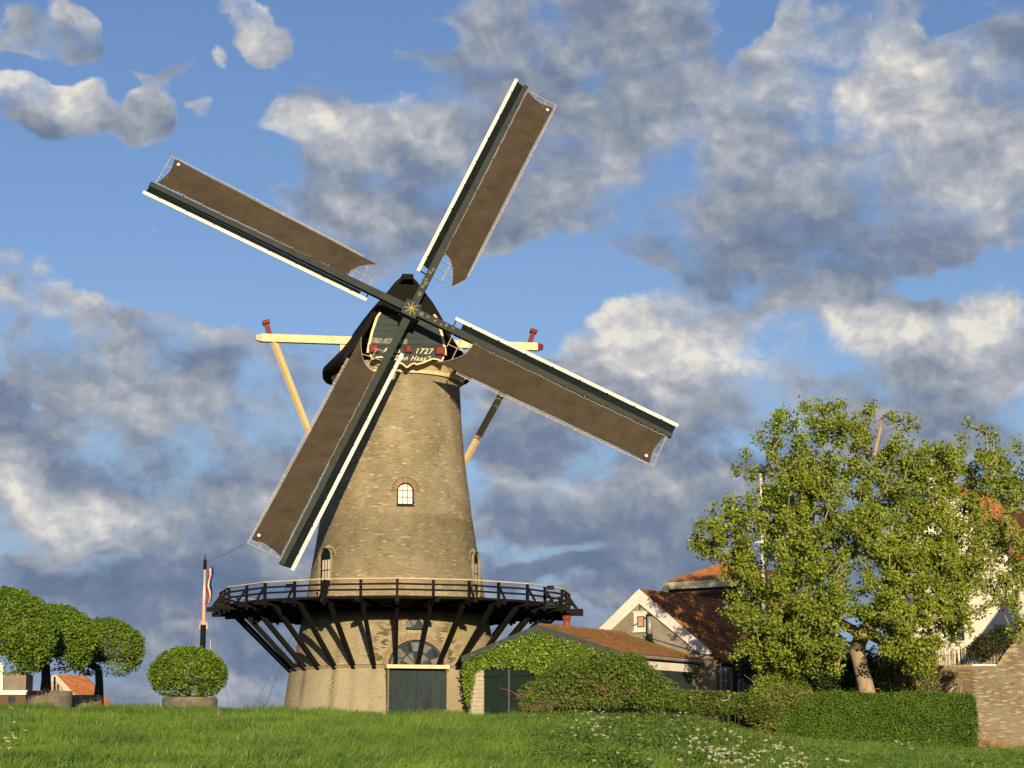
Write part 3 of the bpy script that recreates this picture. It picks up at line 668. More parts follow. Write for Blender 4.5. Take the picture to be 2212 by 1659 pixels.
for k, (z0, z1) in enumerate(((17.50, 17.60), (17.60, 17.86), (17.87, 18.14), (18.15, 18.42), (18.43, 18.70), (18.71, 18.97))):
    w = min(arch_half(CT-z0), arch_half(CT-z1))-.03
    for (xa, xb) in (((-w, .02), (.03, w)) if k else ((-w, w),)):
        b = MB(); b.box((xa, .02, z0+.006), (xb, .055, z1-.006), MF); b.obj('plank', m_green_worn if (k == 1 and xa < -.5) else m_green, face)
tr = {}
for sx in (-1, 1):
    pts = [(sx*arch_half(d), CT-d) for d in (1.55, 1.7, 1.82, 2.1, 2.45, 2.8, 3.1, 3.39)]
    b = MB()
    for i in range(len(pts)-1):
        (x0, z0), (x1, z1) = pts[i], pts[i+1]; q = [(x0-.055, -.09, z0), (x0+.055, -.09, z0), (x0+.055, .05, z0), (x0-.055, .05, z0), (x1-.055, -.09, z1), (x1+.055, -.09, z1), (x1+.055, .05, z1), (x1-.055, .05, z1)]
        b.add([MF @ Vector(v) for v in q], [(0,1,5,4),(1,2,6,5),(3,0,4,7),(0,3,2,1),(4,5,6,7)])
    b.obj('trim', m_cream, cap)
# name board (beard)
zt = CT-3.05
bot = [(-1.58, zt-.42), (-1.5, zt-.62), (-1.3, zt-.54), (-1.1, zt-.52), (-.75, zt-.68), (-.42, zt-.80), (-.34, zt-.74), (-.2, zt-.78), (0, zt-.94), (.2, zt-.78), (.34, zt-.74), (.42, zt-.80), (.75, zt-.68), (1.1, zt-.52), (1.3, zt-.54), (1.5, zt-.62), (1.58, zt-.42)]
zb0 = zt-.08
bd = MB(); bd.prism([(-1.62, zb0)]+bot+[(1.62, zb0)], -.10, -.04, MF); beard = bd.obj('name_board', m_green, cap)
ed = MB()
for i in range(len(bot)-1): ed.beam(MF @ Vector((bot[i][0], -.11, bot[i][1])), MF @ Vector((bot[i+1][0], -.11, bot[i+1][1])), .075, .07)
ed.obj('scalloped_edge', m_cream, beard)
b = MB(); b.box((-1.65, -.02, zt-.08), (1.65, .30, zt+.03), MF); b.obj('slot', m_iron, cap)
for x in (-1.42, 0.06, 1.42):
    b = MB(); s_ = .21 if abs(x) > 1 else .145; b.box((x-s_, -.26, zt-.36 if abs(x) > 1 else zt-.30), (x+s_, .1, zt+.02), MF)
    q = b.obj('beam_end', m_red, cap)
    bv = q.modifiers.new('round', 'BEVEL'); bv.width = .06; bv.segments = 2
def text(s, x, z, size, shear=.35):
    c = bpy.data.curves.new('lettering', 'FONT'); c.body = s; c.size = size; c.shear = shear; c.align_x = 'CENTER'; c.extrude = .006; c.offset = .004; c.space_character = 1.15
    tmp = bpy.data.objects.new('tmp_text', c); COL.objects.link(tmp); bpy.context.view_layer.update()
    me = bpy.data.meshes.new_from_object(tmp.evaluated_get(bpy.context.evaluated_depsgraph_get())); bpy.data.objects.remove(tmp); me.materials.clear(); me.materials.append(m_cream)
    o = bpy.data.objects.new('lettering', me); link(o, beard, MF @ Matrix.Translation((x, -.112, z)) @ Matrix.Rotation(pi/2, 4, 'X')); return o
text('Anno', -.68, zt-.31, .30); text('1727', .70, zt-.31, .34); text('\u201cDen Haas\u201d', .12, zt-.62, .30, .5)
# yellow fascia ring at the neck and small side panels
m = MB(); m.lathe([(2.73, 16.48), (2.87, 16.48), (2.90, 16.62), (3.12, 16.84), (3.3, 16.97)], 72, (AX, AY)); m.obj('neck_fascia', m_cream, cap)
m = MB(); m.lathe([(0.2, 16.96), (3.1, 16.94)], 48, (AX, AY)); m.obj('cap_floor', m_tar, cap)
# cross beam (spruit) and tail braces
bb, bz, bl2 = 2.2, 18.14, 6.22
Bc = ax0+nh*(bb-1.1)+uz*bz
sp = MB()
sp.beam(Bc-rv*6.1, Bc+rv*6.1, .30, .34, up=(0, 0, 1))
spruit = sp.obj('cross_beam', m_cream, mill)
for sx in (-1, 1):
    e = MB(); e.beam(Bc+rv*sx*6.1, Bc+rv*sx*6.36, .30, .34, w2=.18); e.obj('beam_tip', m_red if sx > 0 else mat('faded_red_paint', C4(.62, .34, .26), .6, C4(.7, .5, .36), 7), spruit)
    e = MB(); p = Bc+rv*sx*5.75+uz*.15; q = p+uz*.48+rv*(.16*sx if sx > 0 else -.16); e.beam(p, q, .2, .2); e.beam(q, q+(q-p).normalized()*.16, .40, .3); e.obj('peg_block', m_red, spruit)
    j = Bc+rv*sx*5.6-uz*.1
    # brace down and back towards the tail pole
    low = at(660, 915, AY-.5) if sx < 0 else at(1008, 990, AY+2.2)
    jj = j; e = MB(); e.beam(jj, jj+(low-jj)*1.15, .21, .24, w2=.2); e.obj('tail_brace', mat('ochre_cream_paint', C4(.74, .59, .30), .6, C4(.66, .51, .25), 2), spruit)
    b = MB(); b.beam(Bc+rv*sx*2.7-uz*.36, Bc+rv*sx*2.15-uz*.36, .3, .30); b.obj('beam_cheek', m_cream, spruit)
# windshaft and poll head
hub = ax0+nh*4.85+uz*18.79
ws = MB(); ws.tube([hub-nv*3.2, hub-nv*1.0, hub-nv*.3], [.42, .40, .36], 14); shaft = ws.obj('windshaft', m_iron, mill)
def armM(k, off=0.0):
    A = ROT+k*pi/2; e = rv*cos(A)+uv*sin(A); c = rv*sin(A)-uv*cos(A); return frameM(hub+nv*off, c, e, nv)
ph = MB(); ph.box((-.34, -.34, -.75), (.34, .34, .16), armM(0)); poll = ph.obj('poll_head', m_green, shaft)
ph.box((-.4, -.4, -.1), (.4, .4, .1), armM(0)) if False else None
st = MB()
for k in range(8):
    a = k*pi/4+.2; st.beam(armM(0) @ Vector((0, 0, .19)), armM(0) @ Vector((.31*cos(a), .31*sin(a), .18)), .045, .03, w2=.02, up=nv)
st.tube([hub+nv*.17, hub+nv*.25], [.09, .05], 12); st.obj('star', m_gold, shaft)
# ---- sails
TW = lambda t: R_(20)*max(0, (11.9-t)/10)**1.2+R_(2)
def sp_(c, t, n=0.0):   # point on the twisted lattice
    tau = TW(t); return Vector((c*cos(tau), t, -c*sin(tau)+n))
bar_ts = [2.05+.425*k for k in range(24)]
bars_me = []
for i, t in enumerate(bar_ts):
    c1 = {0: .72, 1: 1.30, 2: 1.62}.get(i, 1.66); m = MB(); m.beam(sp_(.05, t), sp_(c1, t), .035, .045, up=(0, 0, 1)); bars_me.append(m.mesh('sail_bar', m_lath))
laths_me = []
for c, i0 in ((.62, 0), (1.10, 1), (1.60, 2)):
    m = MB(); ts = bar_ts[i0:]+[12.1]
    for a, b_ in zip(ts[:-1], ts[1:]): m.beam(sp_(c, a, .03), sp_(c, b_+.001, .03), .03 if c < 1.5 else .045, .03)
    laths_me.append(m.mesh('long_lath', m_lath))
m = MB(); m.beam(sp_(.05, 12.08), sp_(1.66, 12.08), .035, .045); end_me = m.mesh('sail_bar', m_lath)
m = MB(); m.beam(sp_(1.52, 6.0, .045), sp_(1.52, 12.0, .045), .025, .025); m.beam(sp_(1.53, 2.9, .045), sp_(1.52, 6.0, .045), .025, .025); hem2_me = m.mesh('hem_lath', m_lath)
m = MB(); m.beam((0, -.2, 0), (0, 12.28, 0), .33, .25, up=(0, 0, 1), w2=.21); stock_me = m.mesh('sail', m_stock)
m = MB()
for (ca, na_, cb, nb_, ta, tb) in ((-.15, -.10, -.43, .08, 2.25, 12.26),):
    m.add([(ca-.02, ta, na_), (ca+.05, tb, na_), (cb, tb, nb_), (cb, ta, nb_), (ca-.02, ta, na_-.04), (ca+.05, tb, na_-.04), (cb, tb, nb_-.04), (cb, ta, nb_-.04)], [(0,1,2,3),(7,6,5,4),(0,3,7,4),(1,5,6,2)])
m.beam((-.15, 1.92, .02), (-.46, 1.92, .10), .05, .05)
lead_me = m.mesh('leading_board', m_board)  # board's shade is painted in: darker colour than the stock beside it
m = MB(); m.beam((-.50, 1.86, .12), (-.50, 12.33, .12), .155, .035, up=(0, 0, 1)); edge_me = m.mesh('edge_board', m_white)
tt = np.linspace(0, 1, 90)
def cloth(seed, root_stock, root_tip, tip_c):
    r_ = np.random.default_rng(seed); m = MB(); NU, NV = 90, 14; vs_ = []
    for i in range(NU+1):
        u = i/NU
        for j in range(NV+1):
            v = j/NV
            # near end: concave curve from (stock side, root_stock) to the point (tip_c, root_tip)
            t0 = root_stock+(root_tip-root_stock)*v**2.2 if tip_c > 1.2 else (root_stock+(root_tip-root_stock)*(min(v/.72, 1)**2.4 if v < .72 else 1-(v-.72)/.28*.55))
            t1 = 12.02-.14*v-.13*sin(pi*v)
            t = t0+(t1-t0)*u
            cs = .168+.014*math.sin(t*2*pi/.85+seed)*(.4+.6*u)+.02*sin(pi*u)
            ce = 1.53-.05*sin(pi*u)
            c = cs+(ce-cs)*v
            n = .085+.05*sin(pi*v)*sin(pi*min(1, u*1.02))+.028*math.sin(t*2*pi/.425+v*2)*(v*(1-v)*4)**.6*(.12+.88*max(0, u-.55)/.45)+.02*math.sin(t*1.7+v*4+seed)+.022*math.sin(t*4+v*9*(.5+u)+seed*2)*(1-v)*max(0, 1-u*1.5)
            vs_.append(sp_(c, t, n))
    fs = [(i*(NV+1)+j, i*(NV+1)+j+1, (i+1)*(NV+1)+j+1, (i+1)*(NV+1)+j) for i in range(NU) for j in range(NV)]
    m.add(vs_, fs); rope = MB(); rope.tube([vs_[i*(NV+1)]+Vector((-.012, 0, .015)) for i in range(NU+1)], .014, 4)
    edge = MB(); edge.tube([vs_[j]+Vector((0, 0, .01)) for j in range(NV+1)], .012, 4)
    disc = Vector(sp_(1.34, 11.62, .14))
    return m.mesh('sail_cloth', m_cloth), rope.mesh('bolt_rope', m_rope), edge.mesh('foot_rope', m_rope), disc
hook = MB()
for t in np.arange(3.1, 12, .85): hook.box((-.02+.17, t, -.02), (.02+.17, t+.03, .17))
hook_me = hook.mesh('cloth_hook', m_lath)
clips = MB()
for t in np.arange(2.6, 12, 1.28): clips.box((-.45, t, .10), (-.40, t+.07, .15))
clip_me = clips.mesh('batten_clip', m_iron)
names = ['upper right', 'upper left', 'lower left', 'right']
spec = [(1, 3.15, 2.05, 1.0), (2, 3.05, 2.15, 1.44), (3, 3.1, 1.75, 1.44), (4, 3.0, 1.95, 1.44)]
for k in range(4):
    Mk = armM(k, -.02 if k % 2 else -.36)
    sail = inst('sail', stock_me, mill, Mk)
    for i, me in enumerate(bars_me): inst('sail_bar', me, sail, Mk)
    inst('sail_bar', end_me, sail, Mk)
    for me in laths_me: inst('long_lath', me, sail, Mk)
    inst('hem_lath', hem2_me, sail, Mk); inst('leading_board', lead_me, sail, Mk); inst('edge_board', edge_me, sail, Mk)
    inst('cloth_hook', hook_me, sail, Mk); inst('batten_clip', clip_me, sail, Mk)
    cme, rme, eme, dpos = cloth(*spec[k])
    cme.polygons.foreach_set('use_smooth', [True]*len(cme.polygons))
    inst('sail_cloth', cme, sail, Mk); inst('bolt_rope', rme, sail, Mk); inst('foot_rope', eme, sail, Mk)
    d = MB(); d.tube([dpos, dpos+Vector((0, 0, .03))], .07, 10); d.obj('grommet_disc', m_white, sail, Mk)
    # worn grey paint patches near the hub
    if k in (0, 3):
        for q in range(6):
            pm_ = MB()
            a = 1.0+q*.24+random.uniform(-.07, .07) if k == 0 else .5+q*.28+random.uniform(-.09, .09); w = random.uniform(.05, .12); x = random.uniform(-.05, .05)
            pts = [(x+w*cos(j*pi/4)*random.uniform(.7, 1.1), a+w*sin(j*pi/4)*random.uniform(.8, 1.4), .1335) for j in range(8)]
            pm_.add(pts, [tuple(range(8))])
            pm_.obj('worn_paint', mat('worn_paint', C4(.17, .165, .12), .8, C4(.10, .10, .08), 8), sail, Mk)
# ------------------------------------------------------------------ BUILDINGS
def planar_local(o, g):   # local frame: x along the gable to the right, y into the building, z up
    g = Vector((g[0], g[1], 0)).normalized(); k = Vector((-g.y, g.x, 0)); return frameM(o, g, k, (0, 0, 1))
pA = at(1330, 1405, 80.5); pB = at(1003, 1418, 84.6)
g = Vector((pA.x-pB.x, pA.y-pB.y)).normalized(); hwS = (Vector((pA.x-pB.x, pA.y-pB.y)).length)/2
mid_ = (pA+pB)/2; GS = 1.75
MS = planar_local((mid_.x, mid_.y, GS), g)
IS = MS.inverted()
zE = (pA.z+pB.z)/2-GS; zP = at(1163, 1352, mid_.y).z-GS
def local_of(px, py, Minv, y=None, x=None):
    """point where the view ray meets the local plane y=const or x=const"""
    d = Minv.to_3x3() @ Vector(ray(px, py)); o = Minv @ Vector((0, 0, 0))
    t = (y-o.y)/d.y if y is not None else (x-o.x)/d.x
    return o+d*t
# pantiles
def tile_mesh(w, l, name, material):
    n = 6; m = MB(); vs_ = []
    for yy in (0, l):
        for i in range(n+1):
            u = i/n; h = .030*sin(u*2*pi)+(.02 if yy == 0 else 0); vs_.append((w*u, yy, h+.02))
    vs_ += [(w*i/n, 0, .030*sin(i/n*2*pi)-.005) for i in range(n+1)]
    fs = [(i, i+1, n+2+i, n+1+i) for i in range(n)]+[(2*n+2+i, 2*n+3+i, i+1, i) for i in range(n)]
    m.add(vs_, fs); return m
def tiled_roof(M, width, slope_len, parent, colf, tw=.22, tl=.28, indiv=300, view=None):
    """M: x along the eave, y up the slope, z out of the roof; origin at eave start"""
    n, r = int(width/tw), int(slope_len/tl); tm = tile_mesh(tw*1.04, tl*1.18, 'tile', m_tile1); me = tm.mesh('tile', m_tile1)
    P = [(i*tw, j*tl) for j in range(r) for i in range(n)]
    sc = []
    for (x, y) in P:
        c = M @ Vector((x, y, 0)); px, py = proj(*c); sc.append(c.y+(200 if (px > 1640) else 0))
    order = np.argsort(sc); bv = np.array(tm.v); bf = np.array([list(f) for f in tm.f]); VV, CC = [], []
    cols_ = colf(np.array(P)); rest = []
    for rank, i in enumerate(order):
        Mi = M @ Matrix.Translation((P[i][0], P[i][1], random.uniform(-.006, .008))) @ Matrix.Rotation(random.uniform(-.02, .02), 4, 'Z')
        if rank < indiv: inst('tile', me, parent, Mi, (*[float(q) for q in cols_[i]], 1))
        else:
            Q = np.array(Mi); VV.append(bv @ Q[:3, :3].T+Q[:3, 3]); CC.append(np.repeat(cols_[i][None], len(bv), 0))
    if VV:
        k = len(VV); Fx = (np.arange(k)*len(bv))[:, None, None]+bf[None]
        tme_ = np_mesh('tiles', np.concatenate(VV), Fx.reshape(-1, 4), 4, m_tile, np.concatenate(CC)); tag(link(bpy.data.objects.new('tiling', tme_), parent), kind='stuff')
def roof_plane(p0, p1, q0): # p0->p1 eave, p0->q0 up the slope
    x = (p1-p0).normalized(); y = (q0-p0); y = (y-x*y.dot(x)); L_ = y.length; y = y.normalized(); z = x.cross(y); return frameM(p0, x, y, z), (p1-p0).length, L_
def cols_old(P):
    n_ = len(P); a = fbm(P, .9, 4, 3); r = rng.uniform(size=n_)
    c = mixcol((.17, .065, .026), (.55, .205, .065), np.clip(r*.6+a*.5-.05, 0, 1)); k = np.clip((fbm(P, 2.3, 14, 2)-.50)*5, 0, 1)[:, None]
    c = c*(1-k*.6)+np.array((.08, .065, .04))*k*.6; k = (rng.uniform(size=n_) > .93)[:, None]; return c*(1-k*.5)+np.array((.5, .28, .13))*k*.5
def cols_mossy(P):
    n_ = len(P); a = fbm(P, .8, 24, 3); r = rng.uniform(size=n_)
    c = mixcol((.17, .075, .035), (.30, .145, .055), np.clip(r*.6+a*.4, 0, 1)); k = np.clip((a-.42)*4, 0, 1)[:, None]
    return c*(1-k*.5)+np.array((.10, .10, .03))*k*.5
def cols_new(P):
    n_ = len(P); r = rng.uniform(size=n_); return mixcol((.34, .125, .05), (.47, .185, .075), r)

# --- ivy-clad shed
SL = 6.75; OVH = .1
shed = empty('shed', (mid_.x, mid_.y, GS), 'low shed with dark bargeboards and mossy tile roof, its gable smothered in ivy', 'shed', M=MS.copy())
w = MB(); hw = hwS-.12
w.prism([(-hw, -.5), (hw, -.5), (hw, zE-.12), (0, zP-.14), (-hw, zE-.12)], .12, SL, MS); shed_wall = w.obj('wall', m_plaster_g, shed)
rf = MB(); rf.prism([(-hwS-.05, zE-.06), (0, zP), (hwS+.05, zE-.06), (hwS+.05, zE-.12), (0, zP-.08), (-hwS-.05, zE-.12)], 0.02, SL, MS); shed_roof = rf.obj('roof', mat('roof_underlay', C4(.12, .06, .03), .9), shed)
for sx in (1, -1):
    if sx > 0: p0 = MS @ Vector((hwS+.12, .02, zE-.085)); p1 = MS @ Vector((hwS+.12, SL, zE-.085)); q0 = MS @ Vector((0, .02, zP+.02))
    else: p0 = MS @ Vector((-hwS-.12, SL, zE-.085)); p1 = MS @ Vector((-hwS-.12, .02, zE-.085)); q0 = MS @ Vector((0, SL, zP+.02))
    Mr, Wd, Ln = roof_plane(p0, p1, q0); tiled_roof(Mr, Wd, Ln, shed_roof, cols_mossy, indiv=300 if sx > 0 else 0)
rd = MB()
for k in range(24): rd.tube([MS @ Vector((0, .05+k*.28, zP+.03+.01*(k % 2))), MS @ Vector((0, .05+k*.28+.27, zP+.045))], .085, 8)
rd.obj('ridge_tiles', mat('ridge_clay', C4(.34, .15, .06), .9, C4(.16, .09, .05), 3), shed_roof)
for sx in (-1, 1):
    b = MB(); b.add([MS @ Vector(v) for v in ((0, -.04, zP+.05), (sx*(hwS+.12), -.04, zE-.0), (sx*(hwS+.12), -.04, zE-.24), (0, -.04, zP-.22), (0, .03, zP+.05), (sx*(hwS+.12), .03, zE-.0), (sx*(hwS+.12), .03, zE-.24), (0, .03, zP-.22))],
        [(0,1,2,3),(7,6,5,4),(0,4,5,1),(1,5,6,2),(2,6,7,3),(3,7,4,0)]); b.obj('bargeboard', mat('grey_green_boards', C4(.075, .088, .085), .6, C4(.055, .066, .065), 3), shed)
# chimney pot on the shed ridge
lp = local_of(1222, 1358, IS, x=0.0)
cy_ = float(np.clip(lp.y, .8, 4)); ch = MB(); base_ = MS @ Vector((.05, cy_, zP-.08))
ch.lathe([(0.17, base_.z-.1), (.17, base_.z+.12), (.135, base_.z+.13), (.135, base_.z+.42), (.17, base_.z+.45), (.19, base_.z+.60), (.16, base_.z+.60), (.12, base_.z+.45)], 14, (base_.x, base_.y))
ch.obj('chimney_pot', mat('glazed_clay', C4(.34, .09, .035), .35, C4(.16, .035, .02), 3.5, stretch=(1, 1, 2)), shed_roof, smooth=True)
# gable: cream brick pier, green plank doors
lp0 = local_of(1018, 1441, IS, y=.1); lp1 = local_of(1046, 1441, IS, y=.1); lp2 = local_of(1190, 1441, IS, y=.1)
ztop = lp1.z-.0
m_cb = mat('cream_brick', C4(.56, .50, .37), .9, C4(.45, .40, .29), 5); me_ = {}
x0, x1 = lp0.x, lp1.x; course = .17; nC = int((ztop+.4)/course)
for j in range(nC):
    nb_ = 1 if j % 2 else 2; ws_ = (x1-x0)/nb_
    for i in range(nb_):
        b = MB(); b.box((x0+i*ws_+.006, .02+random.uniform(0, .01), -.4+j*course+.006), (x0+(i+1)*ws_-.006, .14, -.4+(j+1)*course-.004), MS); b.obj('brick', m_cb, shed_wall)
dd_ = MB(); dd_.box((x1+.02, .09, -.4), (lp2.x, .125, ztop-.03), MS); sdoor = dd_.obj('door', m_iron, shed)
m_dg = mat('bottle_green_paint', C4(.020, .036, .028), .7, C4(.014, .026, .021), 3)
xm = local_of(1101, 1441, IS, y=.1).x
planked(MS, x1+.03, xm-.01, -.4, ztop-.03, 9, .06, m_dg, sdoor, tilt=.01); planked(MS, xm+.01, lp2.x, -.4, ztop-.03, 13, .06, m_dg, sdoor, tilt=.01)
b = MB(); b.box((x1+.02, .02, ztop-.42), (xm-.3, .05, ztop-.37), MS); b.box((xm+.25, .02, ztop-.42), (lp2.x, .05, ztop-.37), MS); b.obj('strap_hinge', m_iron, sdoor)
b = MB(); b.box((xm-.02, .03, -.4), (xm+.02, .06, ztop-.03), MS); b.obj('cover_strip', mat('grey_strip', C4(.16, .17, .16), .6), sdoor)
# eave side: gutter, white lintel, plank doors, rubble stone
gt = MB(); xg = hwS+.20
gt.tube([MS @ Vector((xg, -.02, zE-.16)), MS @ Vector((xg, SL+.1, zE-.18))], .065, 8); gt.obj('gutter', m_zinc, shed)
def side(px, py): return local_of(px, py, IS, x=hw+.01)
q0 = side(1385, 1430); q1 = side(1494, 1440)
def sbox(y0, y1, z0, z1, t0, t1, material, name, parent): b = MB(); b.box((hw+t0, y0, z0), (hw+t1, y1, z1), MS); return b.obj(name, material, parent)
zl = (q0.z+q1.z)/2
sd_ = sbox(q0.y, q1.y, -.4, zl-.2, 0, .02, m_iron, 'side_door', shed)
nplk = 18; wpl = (q1.y-q0.y)/nplk; pme = MB(); pme.box((0, 0, 0), (.04, wpl*.93, zl+.2)); pme = pme.mesh('plank', m_door)
for k in range(nplk): inst('plank', pme, sd_, MS @ Matrix.Translation((hw+.02, q0.y+k*wpl, -.4)))
sbox(q0.y-.05, q1.y+.05, zl-.26, zl+.06, .02, .12, m_white, 'lintel', shed)
sbox(q0.y, q1.y, zl+.06, zE-.2, .012, .05, m_green, 'header_board', shed)
# rubble stones
for k in range(34):
    yy = random.uniform(q1.y+.1, SL-.15); zz_ = random.uniform(.6, zE-.35); s_ = random.uniform(.12, .22); pts = []
    m = MB(); nn_ = 7; ring_ = [(s_*random.uniform(.75, 1.1)*cos(2*pi*j/nn_), s_*.62*random.uniform(.75, 1.1)*sin(2*pi*j/nn_)) for j in range(nn_)]
    vs_ = [MS @ Vector((hw, yy+a_, zz_+b_)) for a_, b_ in ring_]+[MS @ Vector((hw+.04, yy+a_*.8, zz_+b_*.8)) for a_, b_ in ring_]
    m.add(vs_, [tuple(range(nn_, 2*nn_))]+[(j, (j+1) % nn_, (j+1) % nn_+nn_, j+nn_) for j in range(nn_)]); m.obj('stone', mat('rubble_stone', C4(.36, .30, .20), .95, C4(.24, .20, .14), 5), shed_wall)

# --- gabled house with white bargeboards
pk = local_of(1383, 1279, IS, y=SL); rt = local_of(1533, 1408, IS, y=SL)
hx, hzP = pk.x, pk.z; hwH = rt.x-pk.x; hzE = rt.z
MH = MS @ Matrix.Translation((hx, SL, 0)); IH = MH.inverted(); HL = 7.3
slope_ = (hzP-hzE)/hwH
eo = .45; xe = hwH+eo; ze = hzP-slope_*xe
house = empty('gabled_house', MH.translation, 'grey gable house with white bargeboards, pink-shuttered window and old orange tile roof', 'house', M=MH.copy())
w = MB(); hwW = xe-.15
w.prism([(-hwW, -.5), (hwW, -.5), (hwW, hzP-slope_*hwW-.1), (0, hzP-.1), (-hwW, hzP-slope_*hwW-.1)], .0, HL, MH); hwall = w.obj('wall', m_plaster_g, house)
rf = MB(); rf.prism([(-xe, ze), (0, hzP), (xe, ze), (xe, ze-.1), (0, hzP-.1), (-xe, ze-.1)], -.05, HL+.05, MH); hroof = rf.obj('roof', MATS['roof_underlay'], house)
p0 = MH @ Vector((xe+.05, -.05, ze-.02)); p1 = MH @ Vector((xe+.05, HL, ze-.02)); q0_ = MH @ Vector((0, -.05, hzP+.03)); Mr, Wd, Ln = roof_plane(p0, p1, q0_); tiled_roof(Mr, Wd, Ln, hroof, cols_old)
p0 = MH @ Vector((-xe-.05, HL, ze-.02)); p1 = MH @ Vector((-xe-.05, -.05, ze-.02)); q0_ = MH @ Vector((0, HL, hzP+.03)); Mr, Wd, Ln = roof_plane(p0, p1, q0_); tiled_roof(Mr, Wd, Ln, hroof, cols_old, indiv=0)
rd = MB()
for k in range(int(HL/.3)): rd.tube([MH @ Vector((0, k*.3, hzP+.04+.012*(k % 2))), MH @ Vector((0, k*.3+.29, hzP+.055))], .10, 8)
rd.obj('ridge_tiles', MATS['ridge_clay'], hroof)
for (yy, sxs) in ((-.12, (-1, 1)), (HL+.03, (1,))):
    for sx in sxs:
        b = MB(); xx = xe-.35 if sx > 0 else xe; za = hzP-slope_*xx; bw = .50 if yy < 0 else .2
        vs_ = [(0, yy, hzP+.12), (sx*xx, yy, za+.10), (sx*xx, yy, za+.10-.12), (sx*(xx-.5), yy, za+.5*slope_-.38), (0, yy, hzP-bw)]
        if yy > 0: vs_ = [(0, yy, hzP+.12), (sx*xx, yy, za+.10), (sx*xx, yy, za-.1), (sx*(xx-.5), yy, za+.5*slope_-.1), (0, yy, hzP-.1)]
        n_ = 5; vs_ = [MH @ Vector(v) for v in vs_]+[MH @ Vector((v[0], v[1]+.07, v[2])) for v in vs_]
        b.add(vs_, [tuple(range(n_)), tuple(range(2*n_-1, n_-1, -1))]+[(i, i+n_, (i+1) % n_+n_, (i+1) % n_) for i in range(n_)]); b.obj('bargeboard', m_white, house)
def hloc(px, py): return local_of(px, py, IH, y=0)
a_, b_ = hloc(1370, 1321), hloc(1397, 1363)
wn = MB(); wn.box((a_.x, -.06, b_.z), (b_.x, .02, a_.z), MH); wn.box((a_.x-.03, -.08, a_.z-.06), (b_.x+.03, .0, a_.z+.0), MH); win = wn.obj('window', m_white, house)
w_ = b_.x-a_.x; b = MB(); b.box((a_.x+w_*.32, -.085, b_.z+.17), (b_.x-w_*.12, -.055, a_.z-.22), MH); b.obj('casing', m_iron, win)
b = MB(); b.box((a_.x+w_*.38, -.10, b_.z+.20), (b_.x-w_*.18, -.08, a_.z-.26), MH); b.obj('shutter', mat('salmon_paint', C4(.56, .34, .22), .7), win)
b = MB(); b.box((a_.x-.05, -.12, b_.z-.05), (b_.x+.05, .0, b_.z), MH); b.obj('sill', m_white, win)
for (u0, v0, u1, v1) in ((1383, 1324-8, 1384, 1314-8), (1370, 1412-60, 1385, 1393-50), (1484, 1392, 1496, 1400)):
    p_, q_ = hloc(u0, v0), hloc(u1, v1); b = MB(); b.beam(MH @ Vector((p_.x, -.04, p_.z)), MH @ Vector((q_.x, -.04, q_.z)), .05, .05); b.obj('wall_anchor', m_iron, house)
a_, b_ = hloc(1411, 1329), hloc(1411, 1375)
fl = MB(); fl.tube([MH @ Vector((a_.x, -.32, b_.z-.02)), MH @ Vector((a_.x, -.32, a_.z-.06))], .095, 12); fl = fl.obj('flue_pipe', m_zinc, house, smooth=True)
b = MB(); b.tube([MH @ Vector((a_.x, -.32, a_.z-.06)), MH @ Vector((a_.x, -.32, a_.z-.02)), MH @ Vector((a_.x, -.32, a_.z+.05))], [.15, .16, .07], 12); b.obj('cowl', m_iron, fl)
b = MB(); b.tube([MH @ Vector((a_.x, -.32, b_.z+.08)), MH @ Vector((a_.x+.05, -.34, b_.z-.15)), MH @ Vector((a_.x+.12, -.34, b_.z-.28))], [.115, .12, .13], 12); b.obj('flue_boot', m_iron, fl)
a_ = hloc(1393, 1370); b_ = hloc(1535, 1412); b = MB(); b.beam(MH @ Vector((a_.x, -.06, a_.z)), MH @ Vector((b_.x, -.06, b_.z)), .10, .14); b.obj('lead_flashing', m_zinc, house)
# right wall windows, gutter, downpipe
def hs_(px, py): return local_of(px, py, IH, x=hwW)
gt = MB(); gt.tube([MH @ Vector((xe+.12, -.02, ze-.08)), MH @ Vector((xe+.12, HL, ze-.1))], .06, 8); gt.obj('gutter', mat('dark_gutter', C4(.10, .10, .09), .6), house)
dp = MB(); dp.tube([MH @ Vector((xe-.02, .15, ze-.1)), MH @ Vector((xe-.02, .15, -.3))], .045, 8); dp.obj('downpipe', m_zinc, house)
bw_ = MB(); bw_.box((hwW, .3, -.4), (hwW+.03, HL-.1, ze-.14), MH); bw_.obj('brick_facing', mat('dark_brick_facing', C4(.085, .05, .032), .9, C4(.05, .032, .022), 8), hwall)
for (u0, u1) in ((1552, 1578), (1590, 1615)):
    a_, b_ = hs_(u0, 1440), hs_(u1, 1500); f = MB(); y0, y1, z0, z1 = a_.y, b_.y, max(b_.z, .2), a_.z
    for bx in (((hwW+.03), y0, z0, y0+.08, z1), (hwW+.03, y1-.08, z0, y1, z1), (hwW+.03, y0, z1-.08, y1, z1), (hwW+.03, y0, z0, y1, z0+.08)):
        f.box((bx[0], bx[1], bx[2]), (bx[0]+.07, bx[3], bx[4]), MH)
    wd = f.obj('window', mat('grey_white_paint', C4(.5, .5, .46), .6), house)
    b = MB(); b.box((hwW+.035, y0+.08, z0+.08), (hwW+.05, y1-.08, z1-.08), MH); b.obj('pane', m_glassm, wd)
    b = MB(); b.box((hwW+.05, (y0+y1)/2-.02, z0), (hwW+.075, (y0+y1)/2+.02, z1), MH); b.box((hwW+.05, y0, (z0+z1)/2-.02), (hwW+.075, y1, (z0+z1)/2+.02), MH); b.obj('glazing_bar', MATS['grey_white_paint'], wd)

